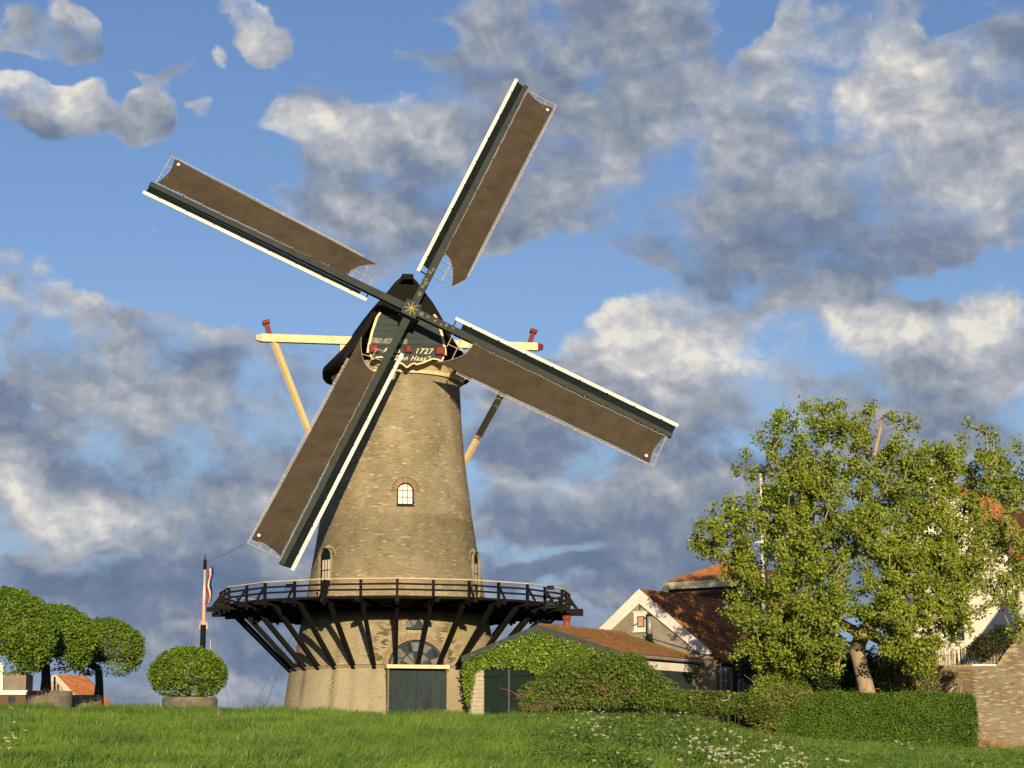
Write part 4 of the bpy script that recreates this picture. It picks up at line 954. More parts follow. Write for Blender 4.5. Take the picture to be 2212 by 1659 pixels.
# --- clipped-gable brick house behind
def at_frame(px, py, Y): p = at(px, py, Y); return planar_local((p.x, p.y, 0), g), p
MK, pk_ = at_frame(1500, 1258, 104); IK = MK.inverted(); kz = pk_.z
l_ = local_of(1455, 1260, IK, y=0); r_ = local_of(1550, 1256, IK, y=0); x0, x1 = l_.x, r_.x+1.0
bh_ = empty('brick_house', MK.translation, 'brick house with cream clipped-gable boards and orange hipped roof, rising behind the gabled house', 'house', M=MK.copy())
d_ = 1.75
w = MB(); w.prism([(x0-d_*1.0, 1.5), (x1+d_*1.0, 1.5), (x1+d_*1.0, kz-2.4), (x1+.2, kz-.1), (x0-.2, kz-.1), (x0-d_*1.0, kz-2.4)], .3, 8, MK); kw = w.obj('wall', mat('brown_brick_wall', C4(.13, .07, .045), .9, C4(.22, .17, .11), 20), bh_)
bm_ = unit_box(.23, .03, .06, 'brick', m_brick1)
nbk = 0
for j in range(14):
    for i in range(16):
        x = x0+.1+i*.24+(j % 2)*.12; z_ = kz-.55-j*.075
        if x < x1+.6 and nbk < 200: inst('brick', bm_, kw, MK @ Matrix.Translation((x, .28, z_)), (random.uniform(.07, .17), random.uniform(.04, .08), .035, 1)); nbk += 1
rf = MB(); yb = 8; rz = kz+1.15; xm_ = (x0+x1)/2
hipy = 2.6
rf.add([MK @ Vector(v) for v in ((x0-.25, .0, kz+.06), (x1+.25, .0, kz+.06), (xm_, hipy, rz), (xm_, yb, rz), (x0-d_-.4, 0, kz-2.6), (x1+d_+.4, 0, kz-2.6), (x0-d_-.4, yb, kz-2.6), (x1+d_+.4, yb, kz-2.6))],
    [(0, 1, 2), (4, 0, 2, 3, 6), (1, 5, 7, 3, 2)]); kr = rf.obj('roof', MATS['roof_underlay'], bh_)
Mr, Wd, Ln = roof_plane(MK @ Vector((x0-.25, -.0, kz+.08)), MK @ Vector((x1+.25, 0, kz+.08)), MK @ Vector((x0-.25, hipy, rz+.03)))
def clip_tiles(Mr, Wd, Ln, parent, colf, inside, indiv=300, tw=.24, tl=.30):
    n, r = int(Wd/tw), int(Ln/tl); me = tile_mesh(tw*1.04, tl*1.18, 'tile', m_tile1).mesh('tile', m_tile1)
    P = [(i*tw, j*tl) for j in range(r+1) for i in range(n+1) if inside(i*tw+tw/2, j*tl+tl/2)]
    cc = colf(np.array(P))
    for i, (x, y) in enumerate(P[:indiv]): inst('tile', me, parent, Mr @ Matrix.Translation((x, y, .01)), (*[float(q) for q in cc[i]], 1))
clip_tiles(Mr, Wd, Ln, kr, cols_new, lambda x, y: y < Ln and x > y/Ln*Wd/2 and x < Wd-y/Ln*Wd/2)
for (p_, q_) in (((x0-.3, kz), (x1+.3, kz)), ((x0-.25, kz+.05), (x0-d_-.3, kz-2.5)), ((x1+.25, kz+.05), (x1+d_+.3, kz-2.5))):
    b = MB(); b.beam(MK @ Vector((p_[0], -.1, p_[1]-.12)), MK @ Vector((q_[0], -.1, q_[1]-.12)), .12, .36, up=(0, 0, 1)); b.obj('bargeboard', mat('aged_cream_paint', C4(.64, .58, .40), .6, C4(.55, .50, .35), 2), bh_)
for sx in (-1, 1):
    b = MB(); b.tube([MK @ Vector((x0-.25 if sx < 0 else x1+.25, 0, kz+.10)), MK @ Vector((xm_, hipy, rz+.06))], .09, 6); b.obj('hip_tiles', MATS['ridge_clay'], kr)
b = MB(); b.box((x0+.6, .2, kz-1.45), (x1+.2, .3, kz-1.25), MK); b.obj('window_head', m_white, bh_)
b = MB(); b.box((x0+.7, .22, kz-2.6), (x1+.1, .31, kz-1.45), MK); b.obj('window', m_glass, bh_)

# --- tall white house at the right
MW_, pw_ = at_frame(2045, 1040, 97); IW = MW_.inverted(); wz = pw_.z
lw = local_of(1945, 1200, IW, y=0); rw = local_of(2171, 1194, IW, y=0)
wh = empty('white_house', MW_.translation, 'tall white rendered house with orange roof, half hidden behind the big leafy tree', 'house', M=MW_.copy())
sl = (wz-rw.z)/rw.x; hwl = 3.4; ez = wz-sl*hwl
w = MB(); w.prism([(-hwl, 1.5), (hwl-.15, 1.5), (hwl-.15, wz-sl*(hwl-.15)-.1), (0, wz-.1), (-hwl, ez-.1)], 0, 9, MW_); ww_ = w.obj('wall', mat('white_render', C4(.80, .75, .64), .9, C4(.72, .66, .55), 1.2), wh)
rf = MB(); rf.prism([(-hwl-.2, ez-.12), (0, wz), (hwl+.2, ez-.12), (hwl+.2, ez-.22), (0, wz-.1), (-hwl-.2, ez-.22)], .1, 9, MW_); wr = rf.obj('roof', MATS['roof_underlay'], wh)
Mr, Wd, Ln = roof_plane(MW_ @ Vector((hwl+.25, .05, ez-.1)), MW_ @ Vector((hwl+.25, 8, ez-.1)), MW_ @ Vector((0, .05, wz+.03))); tiled_roof(Mr, 5.5, Ln, wr, cols_new, tw=.26, tl=.33)
lc = local_of(2006, 1050, IW, y=.2); rc = local_of(2054, 1050, IW, y=.2)
b = MB(); b.box((lc.x, .1, lc.z-1.2), (rc.x, .9, wz+1.05), MW_); b.box((lc.x-.05, .05, wz+1.05), (rc.x+.05, .95, wz+1.15), MW_); b.obj('chimney', MATS['white_render'], wr)
for (u0, v0, u1, v1) in ((2046, 1300, 2084, 1384), (1975, 1230, 2000, 1290)):
    a_, b_ = local_of(u0, v0, IW, y=0), local_of(u1, v1, IW, y=0); f = MB(); f.box((a_.x, -.04, b_.z), (b_.x, .01, a_.z), MW_); f = f.obj('window', m_glass, wh)
    b = MB(); xm2 = (a_.x+b_.x)/2; b.box((xm2-.03, -.06, b_.z), (xm2+.03, -.03, a_.z), MW_); b.box((a_.x-.05, -.07, b_.z-.08), (b_.x+.05, -.02, b_.z), MW_); b.obj('window_frame', m_white, f)
b = MB(); b.box((hwl+.2, .1, ez-.3), (hwl+.32, 8, ez-.18), MW_); b.obj('gutter', m_white, wh)

# --- far left buildings
ML, pl = at_frame(121, 1461, 118); IL = ML.inverted(); lz = pl.z
fh = empty('far_gable_house', ML.translation, 'distant cream gable with orange roof low behind the clipped trees', 'house', M=ML.copy())
rl = local_of(154, 1497, IL, y=0); sl2 = (lz-rl.z)/rl.x; H2 = 2.6
w = MB(); w.prism([(-H2, -.5), (H2, -.5), (H2, lz-sl2*H2), (0, lz), (-H2, lz-sl2*H2)], 0, 2.4, ML); fw = w.obj('wall', mat('pale_stone_wall', C4(.60, .46, .28), .9, C4(.42, .30, .20), 3), fh)
rf = MB(); rf.prism([(-H2-.1, lz-sl2*(H2+.1)+.04), (0, lz+.06), (H2+.1, lz-sl2*(H2+.1)+.04), (H2+.1, lz-sl2*(H2+.1)-.06), (0, lz-.04), (-H2-.1, lz-sl2*(H2+.1)-.06)], .05, 2.4, ML); fr_ = rf.obj('roof', MATS['roof_underlay'], fh)
Mr, Wd, Ln = roof_plane(ML @ Vector((H2+.15, .0, lz-sl2*(H2+.1)+.06)), ML @ Vector((H2+.15, 2.4, lz-sl2*(H2+.1)+.06)), ML @ Vector((0, 0, lz+.08))); tiled_roof(Mr, 2.4, Ln, fr_, cols_new, tw=.28, tl=.34)
for sx in (-1, 1):
    b = MB(); b.beam(ML @ Vector((0, -.05, lz-.02)), ML @ Vector((sx*(H2+.1), -.05, lz-sl2*(H2+.1)-.02)), .1, .3, up=(0, 0, 1)); b.obj('bargeboard', MATS['aged_cream_paint'], fh)
b = MB(); b.tube([at(118, 1500, 116), at(118, 1462, 116)], .06, 6); b.obj('downpipe', m_tar, fh)
pa_, pb_ = at(-40, 1440, 104), at(62, 1495, 106)
MQ = planar_local((at(5, 1490, 104).x, 104, 0), (1, .12)); fbld = empty('flat_roofed_building', MQ.translation, 'flat brownish building with white fascia at the far left edge, under the clipped trees', 'building', M=MQ.copy())
IQ = MQ.inverted(); ql = local_of(-60, 1488, IQ, y=0); qr = local_of(60, 1495, IQ, y=0); qt = local_of(30, 1452, IQ, y=0)
b = MB(); b.box((ql.x, 0, -.5), (qr.x, 4, qr.z-.12), MQ); b.obj('wall', mat('brown_cladding', C4(.15, .085, .05), .9, C4(.1, .06, .04), 3, stretch=(.2, 1, 12)), fbld)
b = MB(); b.box((ql.x, -.12, qr.z-.14), (qr.x, 4, qr.z+.08), MQ); b.obj('fascia', m_white, fbld)
b = MB(); b.box((ql.x, .8, qr.z+.08), (qr.x-.2, 4, qt.z), MQ); b.obj('upper_wall', mat('taupe_panel', C4(.24, .20, .145), .9, C4(.18, .15, .11), 2), fbld)
b = MB(); p_ = local_of(24, 1512, IQ, y=0); b.box((p_.x-.15, -.03, p_.z-.2), (p_.x+.2, .02, p_.z+.2), MQ); b.obj('window', m_glass, fbld)
b = MB(); p_ = local_of(2, 1470, IQ, y=.5); b.box((p_.x-.12, .5, qr.z), (p_.x+.1, .8, qt.z+.5), MQ); b.obj('white_post', m_white, fbld)

# --- white pole behind the tree
pp = at(1643, 1018, 100); b = MB(); b.tube([(pp.x, 100, 1.5), (pp.x, 100, pp.z)], [.12, .07], 10)
pole = b.obj('white_mast', m_white); tag(pole, 'slim white mast standing up behind the left side of the big tree', 'mast')
b = MB(); b.tube([(pp.x-.35, 100, pp.z-4.2), (pp.x-.35, 100, pp.z-1.9)], .02, 5); b.beam((pp.x-.35, 100, pp.z-3.5), (pp.x, 100, pp.z-3.5), .03); b.obj('thin_rod', m_zinc, pole)

# --- flagpole with limp flag
fp = at(443, 1212, 97); gzf = 1.75
fpo = empty('flagpole', (fp.x, 97, gzf), 'orange and white flagpole with black foot and a limp flag, left of the gallery', 'flagpole')
z1 = at(443, 1352, 97).z
b = MB(); b.tube([(fp.x, 97, gzf), (fp.x, 97, z1), (fp.x, 97, z1+.05)], [.15, .13, .10], 10); b.obj('foot', m_tar, fpo)
b = MB(); b.tube([(fp.x, 97, z1), (fp.x, 97, fp.z-.4)], [.085, .05], 10); b.obj('shaft', mat('salmon_pole', C4(.60, .28, .15), .5, C4(.78, .62, .48), 2, stretch=(1, 1, .6)), fpo)
b = MB(); b.tube([(fp.x, 97, fp.z-.4), (fp.x, 97, fp.z+.05), (fp.x, 97, fp.z+.08), (fp.x, 97, fp.z+.35)], [.09, .08, .03, .012], 8); b.obj('pole_top', m_tar, fpo)
fl = MB(); vs_ = []
for i in range(15):
    for j in range(7):
        vs_.append((fp.x+.10+j*.045+.04*sin(i*.7), 97+.07*sin(j*2.2+i*.35), fp.z-.45-i*.115+(.03*j)))
for j in range(6):
    fl.add([vs_[i*7+j] for i in range(15)]+[vs_[i*7+j+1] for i in range(15)], [(i, 15+i, 16+i, i+1) for i in range(14)], 0 if j < 2 else (1 if j < 4 else 2))
fl.obj('flag', [mat('flag_red', C4(.35, .05, .05), .8), m_white, mat('flag_blue', C4(.03, .05, .14), .8)], fpo)
for sx in (-1, 1):
    b = MB(); b.tube([(fp.x, 97, z1+.35), (fp.x+sx*.16, 97, z1+.1), (fp.x+sx*.17, 97, z1-.15)], .03, 5); b.obj('cleat_arm', MATS['salmon_pole'], fpo)
m_wire = mat('wire', C4(.10, .10, .10), .5)
for dx, dy in ((-2.0, 0), (2.4, 1.0)):
    b = MB(); b.tube([(fp.x, 97, fp.z-.5), (fp.x+dx*.55, 97+dy, 1.75)], .008, 3); b.obj('stay_wire', m_wire, fpo)
b = MB(); p_ = at(454, 1400, 97); b.tube([(p_.x, 97, 1.75), (p_.x, 97, at(454, 1382, 97).z)], .03, 5); b.obj('side_rod', m_zinc, fpo)
b = MB(); q_ = armM(2, -.36) @ sp_(1.66, 12.1); b.tube([q_, (q_+Vector((fp.x, 97, fp.z)))/2-Vector((0, 0, .1)), (fp.x, 97, fp.z-.05)], .012, 3)
tag(b.obj('rope', m_wire), 'thin rope strung from the lower left sail tip to the flagpole top', 'rope')
for (a_, b_, lab) in (((632, 1370), (572, 1530), 'dark stay wire slanting from the gallery to the grass'), ((610, 1400), (548, 1530), 'fainter stay wire slanting down left of the mill foot')):
    w_ = MB(); w_.tube([at(*a_, 92), at(*b_, 86)], .010 if 'dark' in lab else .007, 3); tag(w_.obj('stay_wire', m_wire), lab, 'wire')

# --- floodlights on the gallery
def floodlight(px, py, Y, label):
    p = at(px, py, Y); o = empty('floodlight', p, label, 'floodlight', 'floodlights on the mill gallery')
    b = MB(); b.box((-.15, -.08, -.06), (.15, .10, .07), Matrix.Translation(p) @ Matrix.Rotation(.35, 4, 'X')); b.obj('housing', m_iron, o)
    b = MB(); b.box((-.12, -.10, -.045), (.12, -.08, .055), Matrix.Translation(p) @ Matrix.Rotation(.35, 4, 'X')); b.obj('lens', m_glass, o)
    b = MB(); b.beam(p+Vector((-.17, 0, 0)), p+Vector((-.17, 0, -.16)), .02); b.beam(p+Vector((.17, 0, 0)), p+Vector((.17, 0, -.16)), .02); b.beam(p+Vector((-.17, 0, -.16)), p+Vector((.17, 0, -.16)), .02); b.obj('bracket', m_iron, o)
floodlight(625, 1266, 83.8, 'black floodlight fixed between the rails left of the tower')
floodlight(624, 1301, 83.2, 'black floodlight hanging under the left of the gallery')
floodlight(1189, 1270, 84.2, 'black floodlight fixed to the rails right of the tower')
floodlight(1189, 1304, 83.8, 'black floodlight hanging under the right of the gallery')

# ------------------------------------------------------------------ brick retaining walls at the right
ca = at(2100, 1438, 87); 
gR = Vector((1, -.10, 0)).normalized(); gL = Vector((-1, .55, 0)).normalized()
wt = ca.z
MRt = planar_local((ca.x, ca.y, 0), gR)
rw_ = empty('brick_wall', (ca.x, ca.y, 0), 'high old brick wall with stepped raking top, sunlit at the right edge', 'wall', M=MRt.copy())
IR = MRt.inverted(); s1 = local_of(2152, 1430, IR, y=0); s2 = local_of(2240, 1300, IR, y=0)
def topR(x): return wt if x < s1.x else wt+(x-s1.x)*(s2.z-s1.z)/(s2.x-s1.x)
w = MB(); w.prism([(0, -1), (5, -1), (5, topR(5)), (s1.x, wt), (0, wt)], .012, .6, MRt); rwall = w.obj('core', m_mortar, rw_)
def brick_wall(M, x1, topf, z0, parent, pal, indiv=300, bw=.215, bh2=.066, seed=0):
    rr = np.random.default_rng(seed); X, Z = [], []
    nz_ = int(8/bh2)
    for j in range(nz_):
        for i in range(int(x1/bw)+1):
            x = i*bw+(j % 2)*bw/2; z_ = z0+j*bh2
            if x+bw/2 < x1+.05 and z_+bh2 < topf(x): X.append(x); Z.append(z_)
    X = np.array(X)+rr.normal(0, .004, len(X)); Z = np.array(Z)+rr.normal(0, .003, len(Z)); n = len(X); P = np.c_[X, Z]
    a = fbm(P, .8, seed+3, 3); r = rr.uniform(size=n); c = mixcol(pal[0], pal[1], np.clip(r*.75+(a-.5)*1.0+.1, 0, 1))
    k = (rr.uniform(size=n) > .86)[:, None]; c = c*(1-k)+np.array(pal[2])*k; k = np.clip((fbm(P, 1.5, seed+9, 3)-.55)*6, 0, 1)[:, None]; c = c*(1-k*.7)+np.array(pal[3])*k*.7
    pr = rr.uniform(-.012, .014, n)
    px = np.array([proj(*(M @ Vector((x, 0, z_)))) for x, z_ in P]); vis = (px[:, 0] < 2212) & (px[:, 1] < 1630) & (px[:, 0] > 2020)
    od = np.argsort(np.where(vis, 0, 1)*100+rr.uniform(size=n)*0+np.abs(px[:, 1]-1520)*.01+np.abs(px[:, 0]-2160)*.01); me = unit_box(bw-.014, .05, bh2-.013, 'brick', m_brick1)
    sg = od[:indiv]; rs = od[indiv:]
    for i in sg: inst('brick', me, parent, M @ Matrix.Translation((X[i]+bw/2, pr[i], Z[i])), (*[float(q) for q in c[i]], 1))
    Vb = []
    for (dx, dz, dy) in ((0, 0, 0), (1, 0, 0), (1, 1, 0), (0, 1, 0), (0, 0, 1), (1, 0, 1), (1, 1, 1), (0, 1, 1)):
        Vb.append(np.stack([X+.007+dx*(bw-.014), pr+dy*.06, Z+dz*(bh2-.013)], -1))
    Vb = np.stack(Vb, 1)[rs].reshape(-1, 3); Q = np.array(M); Vb = Vb @ Q[:3, :3].T+Q[:3, 3]
    Fq_ = (np.arange(len(rs))*8)[:, None, None]+FB[None]
    tag(link(bpy.data.objects.new('brickwork', np_mesh('bricks', Vb, Fq_.reshape(-1, 4), 4, m_brick, np.repeat(c[rs], 8, 0))), parent), kind='stuff')
palA = ((.165, .120, .088), (.275, .22, .155), (.38, .34, .26), (.23, .215, .14))
brick_wall(MRt, 4.2, topR, .0, rwall, palA, 300, seed=3)
for i in range(12):
    x = s1.x+.05+i*.19; b = MB(); b.box((x, -.02, topR(x)-.06), (x+.22, .62, topR(x)+.075), MRt); b.obj('coping_brick', mat('coping_brick', C4(.42, .32, .19), .9, C4(.3, .22, .13), 6), rw_)
b = MB(); b.box((0, -.05, wt), (s1.x, .62, wt+.05), MRt); b.obj('coping_slab', m_zinc, rw_)
MLf = frameM((ca.x, ca.y, 0), -gL, Vector((gL.y, -gL.x, 0)) if False else Vector((-(-gL).y, (-gL).x, 0)), (0, 0, 1))
LW = 7.0
lw_ = empty('side_wall', (ca.x, ca.y, 0), 'shaded brown brick wall with a grey handrail, running left from the corner', 'wall', M=MLf.copy())
Mls = MLf @ Matrix.Translation((-LW, 0, 0))
w = MB(); w.prism([(0, -1), (LW-.02, -1), (LW-.02, wt), (0, wt)], .012, .5, Mls); lwall = w.obj('core', m_mortar, lw_)
brick_wall(Mls, LW, lambda x: wt-.06, .6, lwall, ((.15, .095, .05), (.23, .155, .08), (.30, .2, .1), (.17, .13, .07)), 300, seed=8)
for i in range(32):
    b = MB(); b.box((i*.22, -.03, wt-.06), (i*.22+.205, .5, wt+.04), Mls); b.obj('coping_brick', MATS['coping_brick'], lw_)
b = MB(); b.tube([at(2043, 1503, 86.2), at(2066, 1479, 86.2), at(2070, 1477, 86.2), at(2077, 1477, 86.5)], .06, 8); hr = b.obj('handrail', m_zinc)
tag(hr, 'bent grey metal handrail rising above the hedge in front of the side wall', 'handrail')
b = MB(); b.tube([at(2076, 1478, 86.4), at(2076, 1530, 86.4)], .02, 5); b.obj('post', m_zinc, hr)
# paling fence on the wall
pf = empty('paling_fence', at(2060, 1440, 88), 'rustic chestnut paling fence of thin uneven stakes on top of the brick wall', 'fence')
m_pale = mat('split_chestnut', C4(.34, .27, .16), .9, C4(.20, .155, .09), 5)
for i in range(62):
    u = i/61; px = 1968+u*192+random.uniform(-1, 1); yb_ = np.interp(px, [1960, 2100, 2155], [1456, 1438, 1431]); Yd = np.interp(px, [1960, 2100, 2155], [90.4, 87.6, 87.3])
    p_ = at(px, yb_+4, Yd); h_ = random.uniform(.72, .98); b = MB(); q_ = p_+Vector((random.uniform(-.06, .06), random.uniform(-.05, .05), h_)); b.beam(p_-Vector((0, 0, .2)), q_, .05, .03, w2=.03); b.obj('pale', m_pale, pf)
for dz_ in (.18, .6):
    b = MB(); b.tube([at(px, np.interp(px, [1960, 2100, 2155], [1456, 1438, 1431])+2, np.interp(px, [1960, 2100, 2155], [90.4, 87.6, 87.3])-.03)+Vector((0, 0, dz_)) for px in range(1968, 2161, 12)], .008, 4); b.obj('fence_wire', m_iron, pf)

# ------------------------------------------------------------------ VEGETATION
def grow(base, fork, terms, name, parent, bark, r0, mink=.012, curve=.12):
    """connect the twig ends to a trunk: each joins the nearest limb already there"""
    nodes = [np.array(base), (np.array(base)*.5+np.array(fork)*.5)+np.array((.03, .0, 0)), np.array(fork)]; par = [-1, 0, 1]
    T_ = np.array(terms); order = np.argsort(np.linalg.norm(T_-np.array(fork), axis=1))
    for i in order:
        t = T_[i]; A = np.array(nodes[2:]); d = np.linalg.norm(A-t, axis=1); dirp = (t[2]-A[:, 2]); d = d+np.maximum(0, -dirp)*.5
        j = int(np.argmin(d))+2; p = nodes[j]; L_ = np.linalg.norm(t-p); ns_ = max(1, int(L_/.6)); last = j
        for q in range(1, ns_+1):
            f = q/ns_; pt = p+(t-p)*f+rng.normal(0, curve*.5, 3)*(L_*.25)*(f < 1)+np.array((0, 0, .10*L_*sin(pi*f)*(-1 if False else 1)))
            nodes.append(pt); par.append(last); last = len(nodes)-1
    n = len(nodes); cnt = np.zeros(n)
    ch = [[] for _ in range(n)]
    for i in range(n):
        if par[i] >= 0: ch[par[i]].append(i)
    for i in range(n-1, -1, -1):
        cnt[i] += 1 if not ch[i] else 0
        if par[i] >= 0: cnt[par[i]] += cnt[i]
    rad = np.maximum(mink, r0*(cnt/cnt[2])**.47); rad[0] = r0*1.35; rad[1] = r0*1.05; rad[2] = r0
    trunk = MB(); trunk.tube([nodes[0]-np.array((0, 0, .5)), nodes[0], nodes[1], nodes[2]], [r0*1.5, r0*1.3, r0*1.02, r0*.92], 12)
    tr_ = trunk.obj('trunk', bark, parent, smooth=True)
    VV, FF = [], []; k = 0; ns2 = 5; an = np.arange(ns2)*2*pi/ns2
    for i in range(3, n):
        a, b_ = nodes[par[i]], nodes[i]; d = b_-a; L_ = np.linalg.norm(d)
        if L_ < 1e-5: continue
        d = d/L_; u = np.array((0, 0, 1.)) if abs(d[2]) < .9 else np.array((0, 1., 0)); sx = np.cross(d, u); sx /= np.linalg.norm(sx); sy = np.cross(sx, d)
        c_ = np.cos(an)[:, None]*sx+np.sin(an)[:, None]*sy; VV.append(a+c_*min(rad[par[i]], rad[i]*1.25)); VV.append(b_+c_*rad[i])
        idx_ = np.arange(ns2); FF.append(np.stack([k+idx_, k+(idx_+1) % ns2, k+ns2+(idx_+1) % ns2, k+ns2+idx_], 1)); k += 2*ns2
    lm = np_mesh('limbs', np.concatenate(VV), np.concatenate(FF), 4, bark); lm.polygons.foreach_set('use_smooth', [True]*len(lm.polygons))
    link(bpy.data.objects.new('limbs', lm), parent)
    return np.array(nodes)
def leaf_cols(n, a, b, P=None, sc=1.0, spread=.6):
    r = rng.uniform(size=n)
    t = np.clip(r*spread+(fbm(P, sc, 11, 2)*(1-spread) if P is not None else 0)+(.0), 0, 1); return mixcol(a, b, t)*(1+rng.normal(0, .10, n))[:, None].clip(.6, 1.5)

# the big tree; crown lobes as picture x, y, half sizes, depth offset
TY = 79.0
LOBES = [(1760,985,150,110,0),(1690,1080,130,100,.5),(1620,1150,110,80,-.5),(1560,1180,60,50,0),(1830,900,80,40,0),(1850,1060,160,140,0),(1700,1240,140,100,-1.5),(1660,1330,110,70,-1),(1850,1250,170,120,-2.5),(1960,1120,120,120,1),
         (1830,1350,150,80,-3),(2010,1250,120,110,-1),(2100,1040,80,90,1.5),(2150,1100,80,110,2),(2000,1350,110,60,-2),(2140,1230,80,100,0),(2180,1330,50,60,-.5),(2200,1130,70,130,1.5),(2120,1270,70,60,.5),(2060,1250,60,60,-.5),(2210,1010,60,70,1.5),(1930,940,60,50,0),(1720,930,60,45,0),(2000,1010,80,50,1),(2060,1160,90,90,.5),(1670,1395,110,45,-2),(1770,1420,90,40,-2.5),(1700,1350,120,60,-2.5),(1640,1380,60,40,-1),(1760,1390,60,50,-3),(1950,1390,60,40,-2.5),(2040,1330,80,60,-1),(1960,1425,80,32,-2),(2040,1000,60,60,0),(1600,1260,60,60,0),(1780,1130,140,120,-2),(2110,960,60,50,1),(2010,1150,60,90,0),(2090,1180,60,70,0),(1960,1200,60,80,-.5)]
TERMS = []
wl = np.array([a*b for _, _, a, b, _ in LOBES], float); wl /= wl.sum()
while len(TERMS) < 1600:
    i = rng.choice(len(LOBES), p=wl); lx, ly, ra, rb_, dy = LOBES[i]; v = rng.normal(size=3); v /= np.linalg.norm(v); v *= rng.uniform(.2, 1)**.4; v[:2] *= 1.06
    px, py = lx+v[0]*ra, ly+v[1]*rb_
    if 2085 < px < 2170 and 1280 < py < 1400 and rng.uniform() < .7: continue
    if 2080 < px and py > 1230 and rng.uniform() < .35: continue
    if 1822 < px < 1912 and py > 1378: continue
    if px < 1590 and py > 1215 and rng.uniform() < .8: continue
    if 1880 < px < 1990 and 905 < py < 960 and rng.uniform() < .4: continue
    TERMS.append(np.array(at(px, py, TY+dy+v[2]*(ra+rb_)/2/FPX*TY*.9)))
tbase = at(1884, 1500, TY); tbase.z = 1.5; tfork = at(1850, 1400, TY)
tree = empty('sycamore_tree', tbase, 'big spreading tree with pale leaning trunk and loose yellow-green spring leaves', 'tree')
nd = grow(tuple(tbase), tuple(tfork), TERMS, 'tree', tree, m_bark, .30, .014)
TP = np.array(TERMS); n = 40; thin = np.array([(1.0 if proj(*p)[1] > 1000 else .75)*(.85 if proj(*p)[0] > 2060 else 1) for p in TP])
rep = (74*thin*rng.uniform(.4, 1.5, len(TP))).astype(int); P = np.repeat(TP, rep, axis=0); v = rng.normal(size=P.shape); v /= np.linalg.norm(v, axis=1)[:, None]
P = P+v*(rng.uniform(size=(len(P), 1))**.5)*.34; 
cl = leaf_cols(len(P), (.085, .15, .013), (.33, .385, .04), P, .7, .6)
cr_ = link(bpy.data.objects.new('crown', leaves_mesh('crown', P, rng.uniform(.08, .165, len(P)), cl, m_leaf, .25, np.tile(np.array((0, -.7, 0)), (len(P), 1)), .8, .45)), tree)
# bare broken top
snag = at(1910, 905, TY); b = MB(); b.tube([at(1888, 985, TY), at(1896, 950, TY), at(1905, 915, TY), snag], [.10, .08, .05, .02], 6)
for k in range(16): 
    s_ = at(1900+random.uniform(-6, 6), random.uniform(905, 955), TY); b.tube([s_, s_+Vector((random.uniform(-.5, .5), random.uniform(-.2, .2), random.uniform(.2, .7)))], [.02, .008], 4)
b.obj('broken_limb', m_bark, tree)

# clipped ball trees in round planters
def ball_tree(px, crown, trunk_px, base_y, Y, label, planter, seed, dens=1.0, trunkw=None):
    lx, ly, ra, rb_ = crown; k = Y/FPX; c = at(lx, ly, Y); rx, rz = ra*k, rb_*k*1.0
    fork = at(trunk_px, ly+rb_*.62, Y); bs = at(trunk_px, base_y, Y)
    o = empty('clipped_tree', bs, label, 'tree', 'clipped ball trees on the dike')
    ts = []
    while len(ts) < 260:
        v = rng.normal(size=3); v /= np.linalg.norm(v)
        if v[2] < -.35: continue
        ts.append(np.array((c.x+v[0]*rx*.93, c.y+v[1]*rx*.93, c.z+v[2]*rz*.93)))
    grow(tuple(bs), tuple(fork), ts, 'ball', o, m_barkd, (trunkw or 14)*k/2, .012, .06)
    n_ = int(24000*dens*(rx*rz)/(2.2)); n_ = min(max(n_, 9000), 38000)
    v = rng.normal(size=(n_*2, 3)); v /= np.linalg.norm(v, axis=1)[:, None]
    keep_ = rng.uniform(size=n_*2) < np.clip((v[:, 2]+1.0)*.85, .12, 1)*np.where((v[:, 2] < -.45) & (np.abs(v[:, 0]) < .28) & (seed != 4), .2, 1); v = v[keep_][:n_]
    P_ = v*(1.05-.26*rng.uniform(size=(len(v), 1))**1.3)*(.97+.11*(fbm(v, 5.5, seed, 3)-.5)[:, None]*2); P_ = np.array((c.x, c.y, c.z))+P_*np.array((rx, rx, rz)); 
    P_[:, 2] = np.maximum(P_[:, 2], c.z-rz*.82+rng.uniform(0, .12, len(P_)))
    cl_ = leaf_cols(len(P_), (.06, .13, .010), (.21, .32, .028), P_, 2.5, .6)
    link(bpy.data.objects.new('crown', leaves_mesh('crown', P_, rng.uniform(.06, .115, len(P_)), cl_, m_leaf, .3, v[:len(P_)]*.9, .8, .2)), o)
ball_tree(20, (8, 1374, 112, 100), -40, 1505, 72, 'clipped tree with the largest crown, cut off by the left picture edge', None, 1, 1.1, 22)
ball_tree(110, (112, 1386, 96, 78), 98, 1500, 76, 'clipped tree with stout trunk growing in the larger round planter', None, 2, 1.0, 20)
ball_tree(214, (226, 1404, 84, 68), 213, 1508, 82, 'clipped tree with see-through crown growing in the smaller planter', None, 3, .62, 17)
ball_tree(406, (406, 1458, 82, 60), 404, 1520, 80, 'low clipped round bush in its own planter in front of the flagpole', None, 4, .85, 12)
def planter(px0, px1, py, Y, label):
    c = at((px0+px1)/2, py, Y); r = (px1-px0)/2/FPX*Y; o = MB(); zt_ = c.z
    o.lathe([(r*.98, 1.2), (r, zt_-.22), (r, zt_-.07), (r-.04, zt_), (r-.20, zt_), (r-.25, zt_-.1), (0.01, zt_-.1)], 40, (c.x, c.y+r*.0)); q = o.obj('planter', m_stone, smooth=False); tag(q, label, 'planter', 'round concrete planters')
    s_ = MB(); s_.lathe([(r-.24, zt_-.06), (.01, zt_-.04)], 24, (c.x, c.y)); s_.obj('soil', m_earth, q)
planter(58, 156, 1493, 76, 'round weathered planter, the tallest, around the stout clipped trunk'); planter(146, 222, 1502, 82, 'round weathered planter to the right of the tallest one')
